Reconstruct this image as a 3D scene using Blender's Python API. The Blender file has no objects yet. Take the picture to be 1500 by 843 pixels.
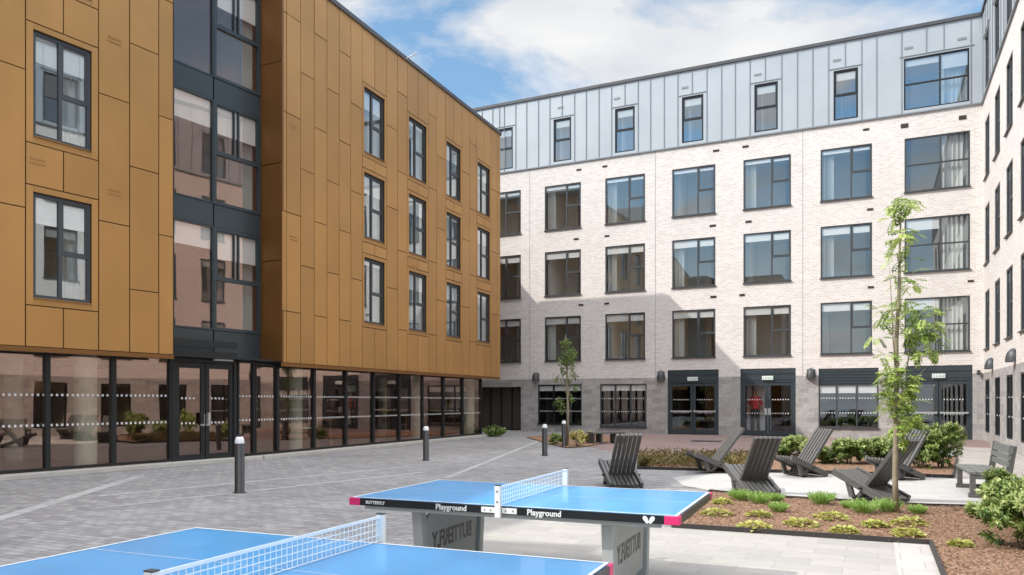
import bpy, bmesh, math, random
from mathutils import Vector, Matrix
random.seed(7)
sc = bpy.context.scene
COL = sc.collection
PI = math.pi
# ------------------------------------------------------------------ survey constants
FP, HX, HY, EYE = 1115.0, 750.0, 588.0, 1.573

def G(px, py, h=0.0):
    """survey helper: place on the plane z=h seen at a photo position"""
    Y = FP * (EYE - h) / (py - HY)
    return Vector(((px - HX) * Y / FP, Y, h))

class Frame:
    def __init__(s, p0, d):
        s.p0 = Vector((p0[0], p0[1])); s.d = Vector(d).normalized()
        n = Vector((-s.d.y, s.d.x))
        if n.dot(-s.p0) < 0: n = -n
        s.n = n
    def pt(s, u, n, z):
        p = s.p0 + s.d * u + s.n * n
        return Vector((p.x, p.y, z))
    def uz(s, px, py=HY, n=0.0):
        o = s.p0 + s.n * n; r = Vector(((px - HX) / FP, 1.0))
        det = s.d.x * (-r.y) + r.x * s.d.y
        u = (-o.x * (-r.y) + (-r.x) * o.y) / det
        # solve o + u d = t r
        t = (o.y + u * s.d.y)
        return u, EYE + (HY - py) / FP * t
    def u(s, px, n=0.0): return s.uz(px, HY, n)[0]
    def z(s, px, py, n=0.0): return s.uz(px, py, n)[1]

# ------------------------------------------------------------------ mesh builder
class MB:
    def __init__(s): s.v = []; s.f = []; s.uv = []; s.m = []; s.sm = []
    def face(s, pts, uv=None, m=0, smooth=False):
        b = len(s.v); s.v += [tuple(p) for p in pts]; s.f.append(tuple(range(b, b + len(pts))))
        s.uv.append(uv if uv else [(0.0, 0.0)] * len(pts)); s.m.append(m); s.sm.append(smooth)
    def idx(s, vs, faces, m=0, smooth=False, uv=(0, 0)):
        b = len(s.v); s.v += [tuple(p) for p in vs]
        for f in faces:
            s.f.append(tuple(i + b for i in f)); s.uv.append([uv] * len(f)); s.m.append(m); s.sm.append(smooth)
    def hexa(s, c, m=0, uv=(0, 0)):
        s.idx(c, [(0, 3, 2, 1), (4, 5, 6, 7), (0, 1, 5, 4), (1, 2, 6, 5), (2, 3, 7, 6), (3, 0, 4, 7)], m, False, uv)
    def box(s, x0, x1, y0, y1, z0, z1, m=0, fr=None, uv=(0, 0)):
        if x0 > x1: x0, x1 = x1, x0
        if y0 > y1: y0, y1 = y1, y0
        if z0 > z1: z0, z1 = z1, z0
        P = (lambda a, b, c: fr.pt(a, b, c)) if fr else (lambda a, b, c: Vector((a, b, c)))
        s.hexa([P(x0, y0, z0), P(x1, y0, z0), P(x1, y1, z0), P(x0, y1, z0),
                P(x0, y0, z1), P(x1, y0, z1), P(x1, y1, z1), P(x0, y1, z1)], m, uv)
    def bar(s, a, b, w, h, up=(0, 0, 1), m=0):
        a = Vector(a); b = Vector(b); t = (b - a).normalized(); up = Vector(up)
        r = t.cross(up); r = r.normalized() if r.length > 1e-5 else Vector((1, 0, 0)); q = r.cross(t)
        c = []
        for p in (a, b):
            for sx, sy in ((-1, -1), (1, -1), (1, 1), (-1, 1)):
                c.append(p + r * sx * w / 2 + q * sy * h / 2)
        s.hexa([c[0], c[1], c[2], c[3], c[4], c[5], c[6], c[7]], m)
    def tube(s, pts, rad, seg=8, m=0, cap=True):
        pts = [Vector(p) for p in pts]; n = len(pts); rad = rad if isinstance(rad, (list, tuple)) else [rad] * n
        vs = []; t0 = (pts[1] - pts[0]).normalized()
        r = t0.orthogonal().normalized()
        for i, p in enumerate(pts):
            t = (pts[min(i + 1, n - 1)] - pts[max(i - 1, 0)]).normalized()
            r = (r - t * r.dot(t)).normalized(); q = t.cross(r)
            for k in range(seg):
                a = 2 * PI * k / seg; vs.append(p + (r * math.cos(a) + q * math.sin(a)) * rad[i])
        fs = [(i * seg + k, i * seg + (k + 1) % seg, (i + 1) * seg + (k + 1) % seg, (i + 1) * seg + k) for i in range(n - 1) for k in range(seg)]
        if cap: fs += [tuple(range(seg))[::-1], tuple(range((n - 1) * seg, n * seg))]
        s.idx(vs, fs, m, True)
    def lathe(s, prof, seg=24, m=0, c=(0, 0, 0), a0=0, a1=2 * PI):
        c = Vector(c); full = abs(a1 - a0 - 2 * PI) < 1e-4; k = seg if full else seg + 1; vs = []
        for r, z in prof:
            for i in range(k):
                a = a0 + (a1 - a0) * i / seg; vs.append(c + Vector((r * math.cos(a), r * math.sin(a), z)))
        fs = []
        for j in range(len(prof) - 1):
            for i in range(seg):
                i2 = (i + 1) % k; fs.append((j * k + i, j * k + i2, (j + 1) * k + i2, (j + 1) * k + i))
        s.idx(vs, fs, m, True)
    def leaf(s, p, d, nrm, L, W, r=0.0, m=0):
        d = d.normalized(); side = d.cross(nrm)
        if side.length < 1e-4: side = d.orthogonal()
        side.normalize(); up = side.cross(d)
        a = p; t = p + d * L; mid = p + d * L * .45 - up * W * .12
        l = mid + side * W * .5 + up * W * .22; q = mid - side * W * .5 + up * W * .22
        t = t - Vector((0, 0, L * .12))
        b = len(s.v); s.v += [tuple(a), tuple(q), tuple(t), tuple(l), tuple(mid + d * L * .2)]
        s.f += [(b, b + 1, b + 4), (b + 1, b + 2, b + 4), (b + 4, b + 2, b + 3), (b, b + 4, b + 3)]
        s.uv += [[(r, .5)] * 3] * 4; s.m += [m] * 4; s.sm += [False] * 4
    def build(s, name, mats, parent=None, org=(0, 0, 0), bevel=0, fix=False):
        me = bpy.data.meshes.new(name); o = Vector(org)
        me.from_pydata([(x - o.x, y - o.y, z - o.z) for x, y, z in s.v], [], s.f)
        mats = mats if isinstance(mats, (list, tuple)) else [mats]
        for m in mats: me.materials.append(m)
        me.polygons.foreach_set('material_index', s.m); me.polygons.foreach_set('use_smooth', s.sm)
        uvl = me.uv_layers.new(name='UVMap'); flat = []
        for u in s.uv:
            for a in u: flat += [a[0], a[1]]
        uvl.data.foreach_set('uv', flat); me.update()
        ob = bpy.data.objects.new(name, me); COL.objects.link(ob)
        if parent: ob.parent = parent
        if bevel:
            b = ob.modifiers.new('bevel', 'BEVEL'); b.width = bevel; b.segments = 2; b.limit_method = 'ANGLE'
        return ob

def tag(o, label=None, cat=None, group=None, kind=None):
    for k, v in (('label', label), ('category', cat), ('group', group), ('kind', kind)):
        if v: o[k] = v
    return o
def empty(name, loc, rz=0, label=None, cat=None, group=None):
    o = bpy.data.objects.new(name, None); COL.objects.link(o); o.location = loc; o.rotation_euler = (0, 0, rz)
    return tag(o, label, cat, group)
def copy_tree(o, parent=None):
    c = o.copy(); COL.objects.link(c)
    if parent: c.parent = parent
    for ch in list(o.children): copy_tree(ch, c)
    return c

# ------------------------------------------------------------------ materials
def new_mat(name):
    m = bpy.data.materials.new(name); m.use_nodes = True; nt = m.node_tree
    return m, nt, nt.nodes['Principled BSDF'], nt.nodes, nt.links
def simple(name, col, rough=.6, metal=0, noise=0, nscale=4, bump=0, bscale=40, spec=.5, coat=0, mapxyz=(1, 1, 1)):
    m, nt, b, N, L = new_mat(name)
    b.inputs['Base Color'].default_value = (*col, 1); b.inputs['Roughness'].default_value = rough
    b.inputs['Metallic'].default_value = metal; b.inputs['Specular IOR Level'].default_value = spec
    b.inputs['Coat Weight'].default_value = coat
    tc = N.new('ShaderNodeTexCoord'); mp = N.new('ShaderNodeMapping'); L.new(tc.outputs['Object'], mp.inputs[0]); mp.inputs['Scale'].default_value = mapxyz
    if noise:
        n = N.new('ShaderNodeTexNoise'); n.inputs['Scale'].default_value = nscale; n.inputs['Detail'].default_value = 6; n.inputs['Roughness'].default_value = .6
        L.new(mp.outputs[0], n.inputs['Vector'])
        r = N.new('ShaderNodeMapRange'); r.inputs[1].default_value = .3; r.inputs[2].default_value = .7; r.inputs[3].default_value = 1 - noise; r.inputs[4].default_value = 1 + noise
        L.new(n.outputs[0], r.inputs[0])
        mx = N.new('ShaderNodeVectorMath'); mx.operation = 'SCALE'; mx.inputs[0].default_value = col; L.new(r.outputs[0], mx.inputs['Scale'])
        L.new(mx.outputs[0], b.inputs['Base Color'])
        r2 = N.new('ShaderNodeMapRange'); r2.inputs[3].default_value = max(0, rough - .12); r2.inputs[4].default_value = min(1, rough + .12); L.new(n.outputs[0], r2.inputs[0]); L.new(r2.outputs[0], b.inputs['Roughness'])
    if bump:
        n = N.new('ShaderNodeTexNoise'); n.inputs['Scale'].default_value = bscale; n.inputs['Detail'].default_value = 5; L.new(mp.outputs[0], n.inputs['Vector'])
        bp = N.new('ShaderNodeBump'); bp.inputs['Strength'].default_value = bump; bp.inputs['Distance'].default_value = .02; L.new(n.outputs[0], bp.inputs['Height']); L.new(bp.outputs[0], b.inputs['Normal'])
    return m
def brick(name, c1, c2, mortar, bw, bh, mort=.01, var=.12, rough=.85, rot=0, coord='UV', stain=.1, bump=.3, offset=.5, bias=0.0, sq=1.0, vscale=.45):
    m, nt, b, N, L = new_mat(name); b.inputs['Roughness'].default_value = rough; b.inputs['Specular IOR Level'].default_value = .3
    tc = N.new('ShaderNodeTexCoord'); mp = N.new('ShaderNodeMapping'); L.new(tc.outputs[coord], mp.inputs[0]); mp.inputs['Rotation'].default_value = (0, 0, rot)
    t = N.new('ShaderNodeTexBrick'); L.new(mp.outputs[0], t.inputs['Vector']); t.offset = offset; t.squash = sq
    t.inputs['Color1'].default_value = (*c1, 1); t.inputs['Color2'].default_value = (*c2, 1); t.inputs['Mortar'].default_value = (*mortar, 1)
    t.inputs['Scale'].default_value = 1; t.inputs['Mortar Size'].default_value = mort; t.inputs['Mortar Smooth'].default_value = .3; t.inputs['Bias'].default_value = bias
    t.inputs['Brick Width'].default_value = bw; t.inputs['Row Height'].default_value = bh
    n = N.new('ShaderNodeTexNoise'); n.inputs['Scale'].default_value = vscale; n.inputs['Detail'].default_value = 8; n.inputs['Roughness'].default_value = .65; L.new(tc.outputs['Object'], n.inputs['Vector'])
    r = N.new('ShaderNodeMapRange'); r.inputs[1].default_value = .25; r.inputs[2].default_value = .75; r.inputs[3].default_value = 1 - stain; r.inputs[4].default_value = 1 + stain; L.new(n.outputs[0], r.inputs[0])
    n2 = N.new('ShaderNodeTexNoise'); n2.inputs['Scale'].default_value = 9; n2.inputs['Detail'].default_value = 4; L.new(mp.outputs[0], n2.inputs['Vector'])
    r2 = N.new('ShaderNodeMapRange'); r2.inputs[1].default_value = .25; r2.inputs[2].default_value = .75; r2.inputs[3].default_value = 1 - var; r2.inputs[4].default_value = 1 + var; L.new(n2.outputs[0], r2.inputs[0])
    mu = N.new('ShaderNodeMath'); mu.operation = 'MULTIPLY'; L.new(r.outputs[0], mu.inputs[0]); L.new(r2.outputs[0], mu.inputs[1])
    sc_ = N.new('ShaderNodeVectorMath'); sc_.operation = 'SCALE'; L.new(t.outputs['Color'], sc_.inputs[0]); L.new(mu.outputs[0], sc_.inputs['Scale']); L.new(sc_.outputs[0], b.inputs['Base Color'])
    if bump:
        bp = N.new('ShaderNodeBump'); bp.inputs['Strength'].default_value = bump; bp.inputs['Distance'].default_value = .01; bp.invert = True; L.new(t.outputs['Fac'], bp.inputs['Height']); L.new(bp.outputs[0], b.inputs['Normal'])
    return m
def leafmat(name, cols, rough=.5):
    m, nt, b, N, L = new_mat(name); b.inputs['Roughness'].default_value = rough
    tc = N.new('ShaderNodeTexCoord'); sp = N.new('ShaderNodeSeparateXYZ'); L.new(tc.outputs['UV'], sp.inputs[0])
    r = N.new('ShaderNodeValToRGB'); L.new(sp.outputs[0], r.inputs[0]); e = r.color_ramp.elements
    for i, c in enumerate(cols):
        if i < 2: e[i].position = i / (len(cols) - 1); e[i].color = (*c, 1)
        else:
            x = e.new(i / (len(cols) - 1)); x.color = (*c, 1)
    e[1].position = 1 / (len(cols) - 1)
    L.new(r.outputs[0], b.inputs['Base Color'])
    tr = N.new('ShaderNodeBsdfTranslucent'); L.new(r.outputs[0], tr.inputs[0]); mx = N.new('ShaderNodeMixShader'); mx.inputs[0].default_value = .3
    L.new(b.outputs[0], mx.inputs[1]); L.new(tr.outputs[0], mx.inputs[2]); L.new(mx.outputs[0], N['Material Output'].inputs[0])
    return m
def glass(name, tint, lo, gain, gcol=(.95, .97, 1), wav=0.0, rough=0.0):
    m, nt, b, N, L = new_mat(name); N.remove(b)
    ge = N.new('ShaderNodeNewGeometry'); dt = N.new('ShaderNodeVectorMath'); dt.operation = 'DOT_PRODUCT'; L.new(ge.outputs['Normal'], dt.inputs[0]); L.new(ge.outputs['Incoming'], dt.inputs[1])
    ab = N.new('ShaderNodeMath'); ab.operation = 'ABSOLUTE'; L.new(dt.outputs['Value'], ab.inputs[0])
    om = N.new('ShaderNodeMath'); om.operation = 'SUBTRACT'; om.inputs[0].default_value = 1.0; L.new(ab.outputs[0], om.inputs[1])
    pw = N.new('ShaderNodeMath'); pw.operation = 'POWER'; pw.inputs[1].default_value = 3.5; L.new(om.outputs[0], pw.inputs[0])
    ma = N.new('ShaderNodeMath'); ma.operation = 'MULTIPLY_ADD'; ma.use_clamp = True; ma.inputs[1].default_value = gain; ma.inputs[2].default_value = lo; L.new(pw.outputs[0], ma.inputs[0])
    t = N.new('ShaderNodeBsdfTransparent'); t.inputs[0].default_value = (*tint, 1)
    g = N.new('ShaderNodeBsdfGlossy'); g.inputs[0].default_value = (*gcol, 1); g.inputs['Roughness'].default_value = rough
    mx = N.new('ShaderNodeMixShader'); L.new(ma.outputs[0], mx.inputs[0]); L.new(t.outputs[0], mx.inputs[1]); L.new(g.outputs[0], mx.inputs[2]); L.new(mx.outputs[0], N['Material Output'].inputs[0])
    if wav:
        tc = N.new('ShaderNodeTexCoord'); n = N.new('ShaderNodeTexNoise'); n.inputs['Scale'].default_value = .7; n.inputs['Detail'].default_value = 1; L.new(tc.outputs['Object'], n.inputs['Vector'])
        bp = N.new('ShaderNodeBump'); bp.inputs['Strength'].default_value = wav; bp.inputs['Distance'].default_value = .02; L.new(n.outputs[0], bp.inputs['Height']); L.new(bp.outputs[0], g.inputs['Normal'])
    return m

M = {}
M['gold'] = simple('gold_panel', (.475, .245, .076), .38, .35, .08, .5, .16, 1.1)
_n = M['gold'].node_tree; _b = _n.nodes['Principled BSDF']; _src = _b.inputs['Base Color'].links[0].from_socket
_t = _n.nodes.new('ShaderNodeTexCoord'); _s = _n.nodes.new('ShaderNodeSeparateXYZ'); _n.links.new(_t.outputs['UV'], _s.inputs[0])
_r = _n.nodes.new('ShaderNodeMapRange'); _r.inputs[3].default_value = .92; _r.inputs[4].default_value = 1.08; _n.links.new(_s.outputs[0], _r.inputs[0])
_m = _n.nodes.new('ShaderNodeVectorMath'); _m.operation = 'SCALE'; _n.links.new(_src, _m.inputs[0]); _n.links.new(_r.outputs[0], _m.inputs['Scale']); _n.links.new(_m.outputs[0], _b.inputs['Base Color'])
M['gold_edge'] = simple('gold_edge', (.22, .095, .025), .4, .35, .05, .7)
M['gold_vent'] = simple('gold_vent', (.36, .175, .05), .5, .3)
M['joint'] = simple('joint_dark', (.06, .03, .012), .8)
M['frame'] = simple('frame_grey', (.055, .06, .065), .45, 0, .1, 3)
M['frame_dark'] = simple('frame_dark', (.012, .014, .016), .4, 0, .1, 3)
M['spandrel'] = simple('spandrel', (.048, .062, .07), .35, .2, .06, .8)
M['coping'] = simple('coping', (.09, .09, .095), .5, .3, .1, 1)
M['zinc'] = simple('zinc', (.45, .48, .51), .45, .15, .05, .5)
M['zinc_seam'] = simple('zinc_seam', (.24, .26, .28), .5, .2)
M['brick'] = brick('pale_brick', (.76, .70, .65), (.64, .565, .515), (.82, .79, .76), .23, .084, .013, .05, stain=.05, bias=-.1)
M['stone'] = brick('stone_block', (.46, .435, .415), (.33, .31, .295), (.40, .38, .365), .44, .215, .01, .16, stain=.12)
M['blind'] = simple('blind', (.90, .89, .86), .8, 0, .03, 2)
M['curtain'] = simple('curtain', (.62, .63, .60), .9, 0, .08, 6, mapxyz=(8, 8, .3))
M['room'] = simple('room_wall', (.74, .72, .67), .9, 0, .05, 1)
M['room_floor'] = simple('room_floor', (.45, .42, .38), .7)
M['furn'] = simple('furniture', (.50, .49, .47), .6, 0, .1, 3)
M['white'] = simple('white_paint', (.82, .82, .80), .45, 0, .02, 5)
M['net'] = simple('net_wire', (.85, .86, .86), .5)
M['glass_room'] = glass('glass_room', (.95, .97, .97), .21, .9, (.86, .93, .97), wav=.04)
M['glass_shop'] = glass('glass_shop', (.86, .84, .80), .27, .9, (1, .74, .63), wav=.14)
M['glass_bay'] = glass('glass_bay', (.95, .95, .93), .24, .9, (1, .68, .57), wav=.14)
M['glass_clear'] = glass('glass_clear', (.95, .96, .96), .10, .8)
M['glass_gold'] = glass('glass_gold', (.94, .96, .96), .34, .8, (.86, .93, .97), wav=.12)
M['glass_top'] = glass('glass_top', (.90, .95, .97), .36, .8, (.88, .95, 1), wav=.1)
M['glass_wing'] = glass('glass_wing', (.74, .78, .80), .26, .7, wav=.04)
M['dot'] = simple('dot_white', (.75, .75, .75), .5)
M['steel'] = simple('steel', (.55, .56, .55), .38, .5, .06, 6)
M['leg_grey'] = simple('leg_grey', (.50, .51, .49), .5, .1, .06, 6)
M['panel'] = simple('leg_panel', (.56, .54, .50), .6, 0, .06, 5)
M['black'] = simple('black_paint', (.014, .015, .018), .35, 0, .1, 5)
M['pink'] = simple('pink_plastic', (.72, .03, .16), .4, 0, .04, 9)
M['blue'] = simple('table_blue', (.075, .34, .67), .34, 0, .09, 2.3, spec=.9, coat=.25)
M['line'] = simple('table_line', (.78, .82, .86), .45)
M['plastic'] = simple('recycled_plastic', (.10, .095, .09), .5, 0, .22, 6, .15, 60, mapxyz=(.6, 8, 8))
M['bench'] = simple('bench_board', (.15, .155, .145), .6, 0, .2, 6, .15, 60, mapxyz=(1, 6, 6))
M['bollard'] = simple('bollard_black', (.018, .018, .02), .4, .2, .12, 8)
M['lens'] = simple('lens', (.85, .86, .86), .25, 0, .02, 9)
M['bark'] = simple('bark', (.30, .25, .18), .85, 0, .25, 14, .6, 50, mapxyz=(1, 1, .3))
M['mulch'] = simple('mulch', (.27, .155, .095), .95, 0, .55, 28, 1.0, 34)
M['chip'] = leafmat('bark_chip', [(.09, .045, .025), (.24, .135, .08), (.38, .25, .165), (.55, .42, .31)], .9)
M['edge_steel'] = simple('bed_edge', (.045, .04, .038), .7, .2, .2, 8)
M['rowan'] = leafmat('rowan_leaf', [(.09, .15, .03), (.24, .36, .06), (.42, .54, .12), (.58, .66, .22)])
M['dusk_leaf'] = leafmat('small_tree_leaf', [(.08, .13, .03), (.17, .25, .06), (.28, .36, .10)])
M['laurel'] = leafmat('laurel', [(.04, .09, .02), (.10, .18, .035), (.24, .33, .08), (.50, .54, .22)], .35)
M['tuft'] = leafmat('tuft', [(.18, .30, .05), (.34, .52, .12), (.52, .68, .26)])
M['lime'] = leafmat('lime_leaf', [(.28, .33, .06), (.50, .52, .12), (.66, .62, .22), (.40, .26, .13)])
M['cover'] = leafmat('cover_leaf', [(.10, .09, .03), (.20, .15, .05), (.22, .22, .06), (.28, .12, .05)])
M['conc'] = simple('concrete', (.50, .47, .43), .85, 0, .12, 2, .15, 30)
M['skin'] = simple('skin', (.35, .19, .13), .6); M['shirt'] = simple('shirt', (.55, .035, .05), .85, 0, .1, 12); M['trouser'] = simple('trouser', (.03, .035, .05), .9); M['hair'] = simple('hair', (.02, .015, .012), .8)
M['green_sign'] = simple('green_sign', (.42, .62, .54), .5)
M['column'] = simple('column_concrete', (.74, .76, .62), .8, 0, .08, 2)
M['timber'] = simple('timber', (.42, .26, .13), .6, 0, .15, 5, mapxyz=(1, 8, 8))

_n = M['blue'].node_tree; _b = _n.nodes['Principled BSDF']; _src = _b.inputs['Base Color'].links[0].from_socket
_t = _n.nodes.new('ShaderNodeTexCoord'); _v = _n.nodes.new('ShaderNodeTexNoise'); _v.inputs['Scale'].default_value = 38; _v.inputs['Detail'].default_value = 3; _n.links.new(_t.outputs['Object'], _v.inputs['Vector'])
_r = _n.nodes.new('ShaderNodeMapRange'); _r.inputs[1].default_value = .66; _r.inputs[2].default_value = .74; _r.inputs[4].default_value = .22; _n.links.new(_v.outputs[0], _r.inputs[0])
_m = _n.nodes.new('ShaderNodeMix'); _m.data_type = 'RGBA'; _m.inputs[7].default_value = (.5, .56, .62, 1); _n.links.new(_r.outputs[0], _m.inputs[0]); _n.links.new(_src, _m.inputs[6]); _n.links.new(_m.outputs[2], _b.inputs['Base Color'])

# ------------------------------------------------------------------ camera, sun, sky
cam = bpy.data.cameras.new('camera'); co = bpy.data.objects.new('camera', cam); COL.objects.link(co)
co.location = (0, 0, EYE); co.rotation_euler = (PI / 2, 0, 0); cam.sensor_width = 36; cam.lens = 36 * FP / 1500; cam.shift_y = (HY - 421.5) / 1500; cam.clip_end = 2000; cam.clip_start = .05
sc.camera = co
SUN = Vector((8.08, 1.8, -7.25)).normalized()
sl = bpy.data.lights.new('sun', 'SUN'); sl.energy = 3.8; sl.angle = math.radians(.55); sl.color = (1, .95, .88)
so = bpy.data.objects.new('sun', sl); COL.objects.link(so); so.rotation_euler = SUN.to_track_quat('-Z', 'Y').to_euler(); so.location = (-20, -5, 30)
w = bpy.data.worlds.new('World'); sc.world = w; w.use_nodes = True; nt = w.node_tree; N = nt.nodes; L = nt.links; N.clear()
out = N.new('ShaderNodeOutputWorld'); bg = N.new('ShaderNodeBackground'); bg.inputs[1].default_value = .15; L.new(bg.outputs[0], out.inputs[0])
sky = N.new('ShaderNodeTexSky'); sky.sky_type = 'NISHITA'; sky.sun_disc = False; sky.sun_elevation = math.asin(-SUN.z); sky.sun_rotation = math.atan2(-SUN.x, -SUN.y); sky.air_density = 1.0; sky.dust_density = .6
tc = N.new('ShaderNodeTexCoord'); sp = N.new('ShaderNodeSeparateXYZ'); L.new(tc.outputs['Generated'], sp.inputs[0])
zz = N.new('ShaderNodeMath'); zz.operation = 'ADD'; zz.inputs[1].default_value = .22; L.new(sp.outputs[2], zz.inputs[0])
zm = N.new('ShaderNodeMath'); zm.operation = 'MAXIMUM'; zm.inputs[1].default_value = .1; L.new(zz.outputs[0], zm.inputs[0])
dv = N.new('ShaderNodeVectorMath'); dv.operation = 'DIVIDE'; L.new(tc.outputs['Generated'], dv.inputs[0])
cb = N.new('ShaderNodeCombineXYZ'); L.new(zm.outputs[0], cb.inputs[0]); L.new(zm.outputs[0], cb.inputs[1]); cb.inputs[2].default_value = 1; L.new(cb.outputs[0], dv.inputs[1])
mp = N.new('ShaderNodeMapping'); mp.inputs['Scale'].default_value = (1.0, 1.5, .0); mp.inputs['Location'].default_value = (-4.882, 8.015, 0); L.new(dv.outputs[0], mp.inputs[0])
cn = N.new('ShaderNodeTexNoise'); cn.inputs['Scale'].default_value = 1.25; cn.inputs['Detail'].default_value = 10; cn.inputs['Roughness'].default_value = .60; cn.inputs['Distortion'].default_value = .25; L.new(mp.outputs[0], cn.inputs['Vector'])
cr = N.new('ShaderNodeValToRGB'); cr.color_ramp.elements[0].position = .45; cr.color_ramp.elements[1].position = .57; cr.color_ramp.elements[0].color = (0.06, 0.06, 0.06, 1); L.new(cn.outputs[0], cr.inputs[0])
mix = N.new('ShaderNodeMix'); mix.data_type = 'RGBA'
hz_ = N.new('ShaderNodeMapRange'); hz_.inputs[1].default_value = .02; hz_.inputs[2].default_value = .30; hz_.inputs[3].default_value = 1; hz_.inputs[4].default_value = 0; L.new(sp.outputs[2], hz_.inputs[0])
hm = N.new('ShaderNodeMath'); hm.operation = 'MAXIMUM'; L.new(hz_.outputs[0], hm.inputs[0]); L.new(cr.outputs[0], hm.inputs[1]); L.new(hm.outputs[0], mix.inputs[0])
skm = N.new('ShaderNodeVectorMath'); skm.operation = 'MULTIPLY'; skm.inputs[1].default_value = (1.05, 1.38, 1.42); L.new(sky.outputs[0], skm.inputs[0]); L.new(skm.outputs[0], mix.inputs[6])
cn2 = N.new('ShaderNodeTexNoise'); cn2.inputs['Scale'].default_value = 3.2; cn2.inputs['Detail'].default_value = 6; L.new(mp.outputs[0], cn2.inputs['Vector'])
cr2 = N.new('ShaderNodeValToRGB'); cr2.color_ramp.elements[0].position = .32; cr2.color_ramp.elements[1].position = .66
cr2.color_ramp.elements[0].color = (4.7, 4.95, 5.3, 1); cr2.color_ramp.elements[1].color = (6.3, 6.3, 6.3, 1)
L.new(cn2.outputs[0], cr2.inputs[0])
zr = N.new('ShaderNodeMapRange'); zr.inputs[1].default_value = .48; zr.inputs[2].default_value = .68; zr.inputs[3].default_value = 1; zr.inputs[4].default_value = 5.2; L.new(sp.outputs[2], zr.inputs[0])
zs_ = N.new('ShaderNodeVectorMath'); zs_.operation = 'SCALE'; L.new(cr2.outputs[0], zs_.inputs[0]); L.new(zr.outputs[0], zs_.inputs['Scale']); L.new(zs_.outputs[0], mix.inputs[7]); L.new(mix.outputs[2], bg.inputs[0])
sc.view_settings.view_transform = 'Standard'; sc.view_settings.look = 'None'; sc.view_settings.exposure = 0
sc.cycles.use_denoising = True; sc.cycles.max_bounces = 8; sc.cycles.transparent_max_bounces = 16; sc.cycles.diffuse_bounces = 4; sc.cycles.caustics_reflective = False; sc.cycles.caustics_refractive = False

# ------------------------------------------------------------------ wall helpers
def wall(mb, F, u0, u1, z0, z1, ops, n=0.0, rev=.12, m=0, rm=None):
    rm = m if rm is None else rm
    if u0 > u1: u0, u1 = u1, u0
    us = sorted({u0, u1} | {x for o in ops for x in (min(o[0], o[1]), max(o[0], o[1])) if u0 < x < u1})
    zs = sorted({z0, z1} | {x for o in ops for x in (o[2], o[3]) if z0 < x < z1})
    for i in range(len(us) - 1):
        for j in range(len(zs) - 1):
            a, b, c, d = us[i], us[i + 1], zs[j], zs[j + 1]; cu, cz = (a + b) / 2, (c + d) / 2
            if any(min(o[0], o[1]) < cu < max(o[0], o[1]) and o[2] < cz < o[3] for o in ops): continue
            mb.face([F.pt(a, n, c), F.pt(b, n, c), F.pt(b, n, d), F.pt(a, n, d)], [(a, c), (b, c), (b, d), (a, d)], m)
    for o in ops:
        a, b = min(o[0], o[1]), max(o[0], o[1]); c, d = max(o[2], z0), min(o[3], z1)
        if c >= d or b <= u0 or a >= u1: continue
        for x in (a, b): mb.face([F.pt(x, n, c), F.pt(x, n - rev, c), F.pt(x, n - rev, d), F.pt(x, n, d)], [(x, c), (x + rev, c), (x + rev, d), (x, d)], rm)
        for zz_ in (o[2], o[3]):
            if z0 <= zz_ <= z1: mb.face([F.pt(a, n, zz_), F.pt(b, n, zz_), F.pt(b, n - rev, zz_), F.pt(a, n - rev, zz_)], [(a, zz_), (b, zz_), (b, zz_ + rev), (a, zz_ + rev)], rm)

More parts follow.
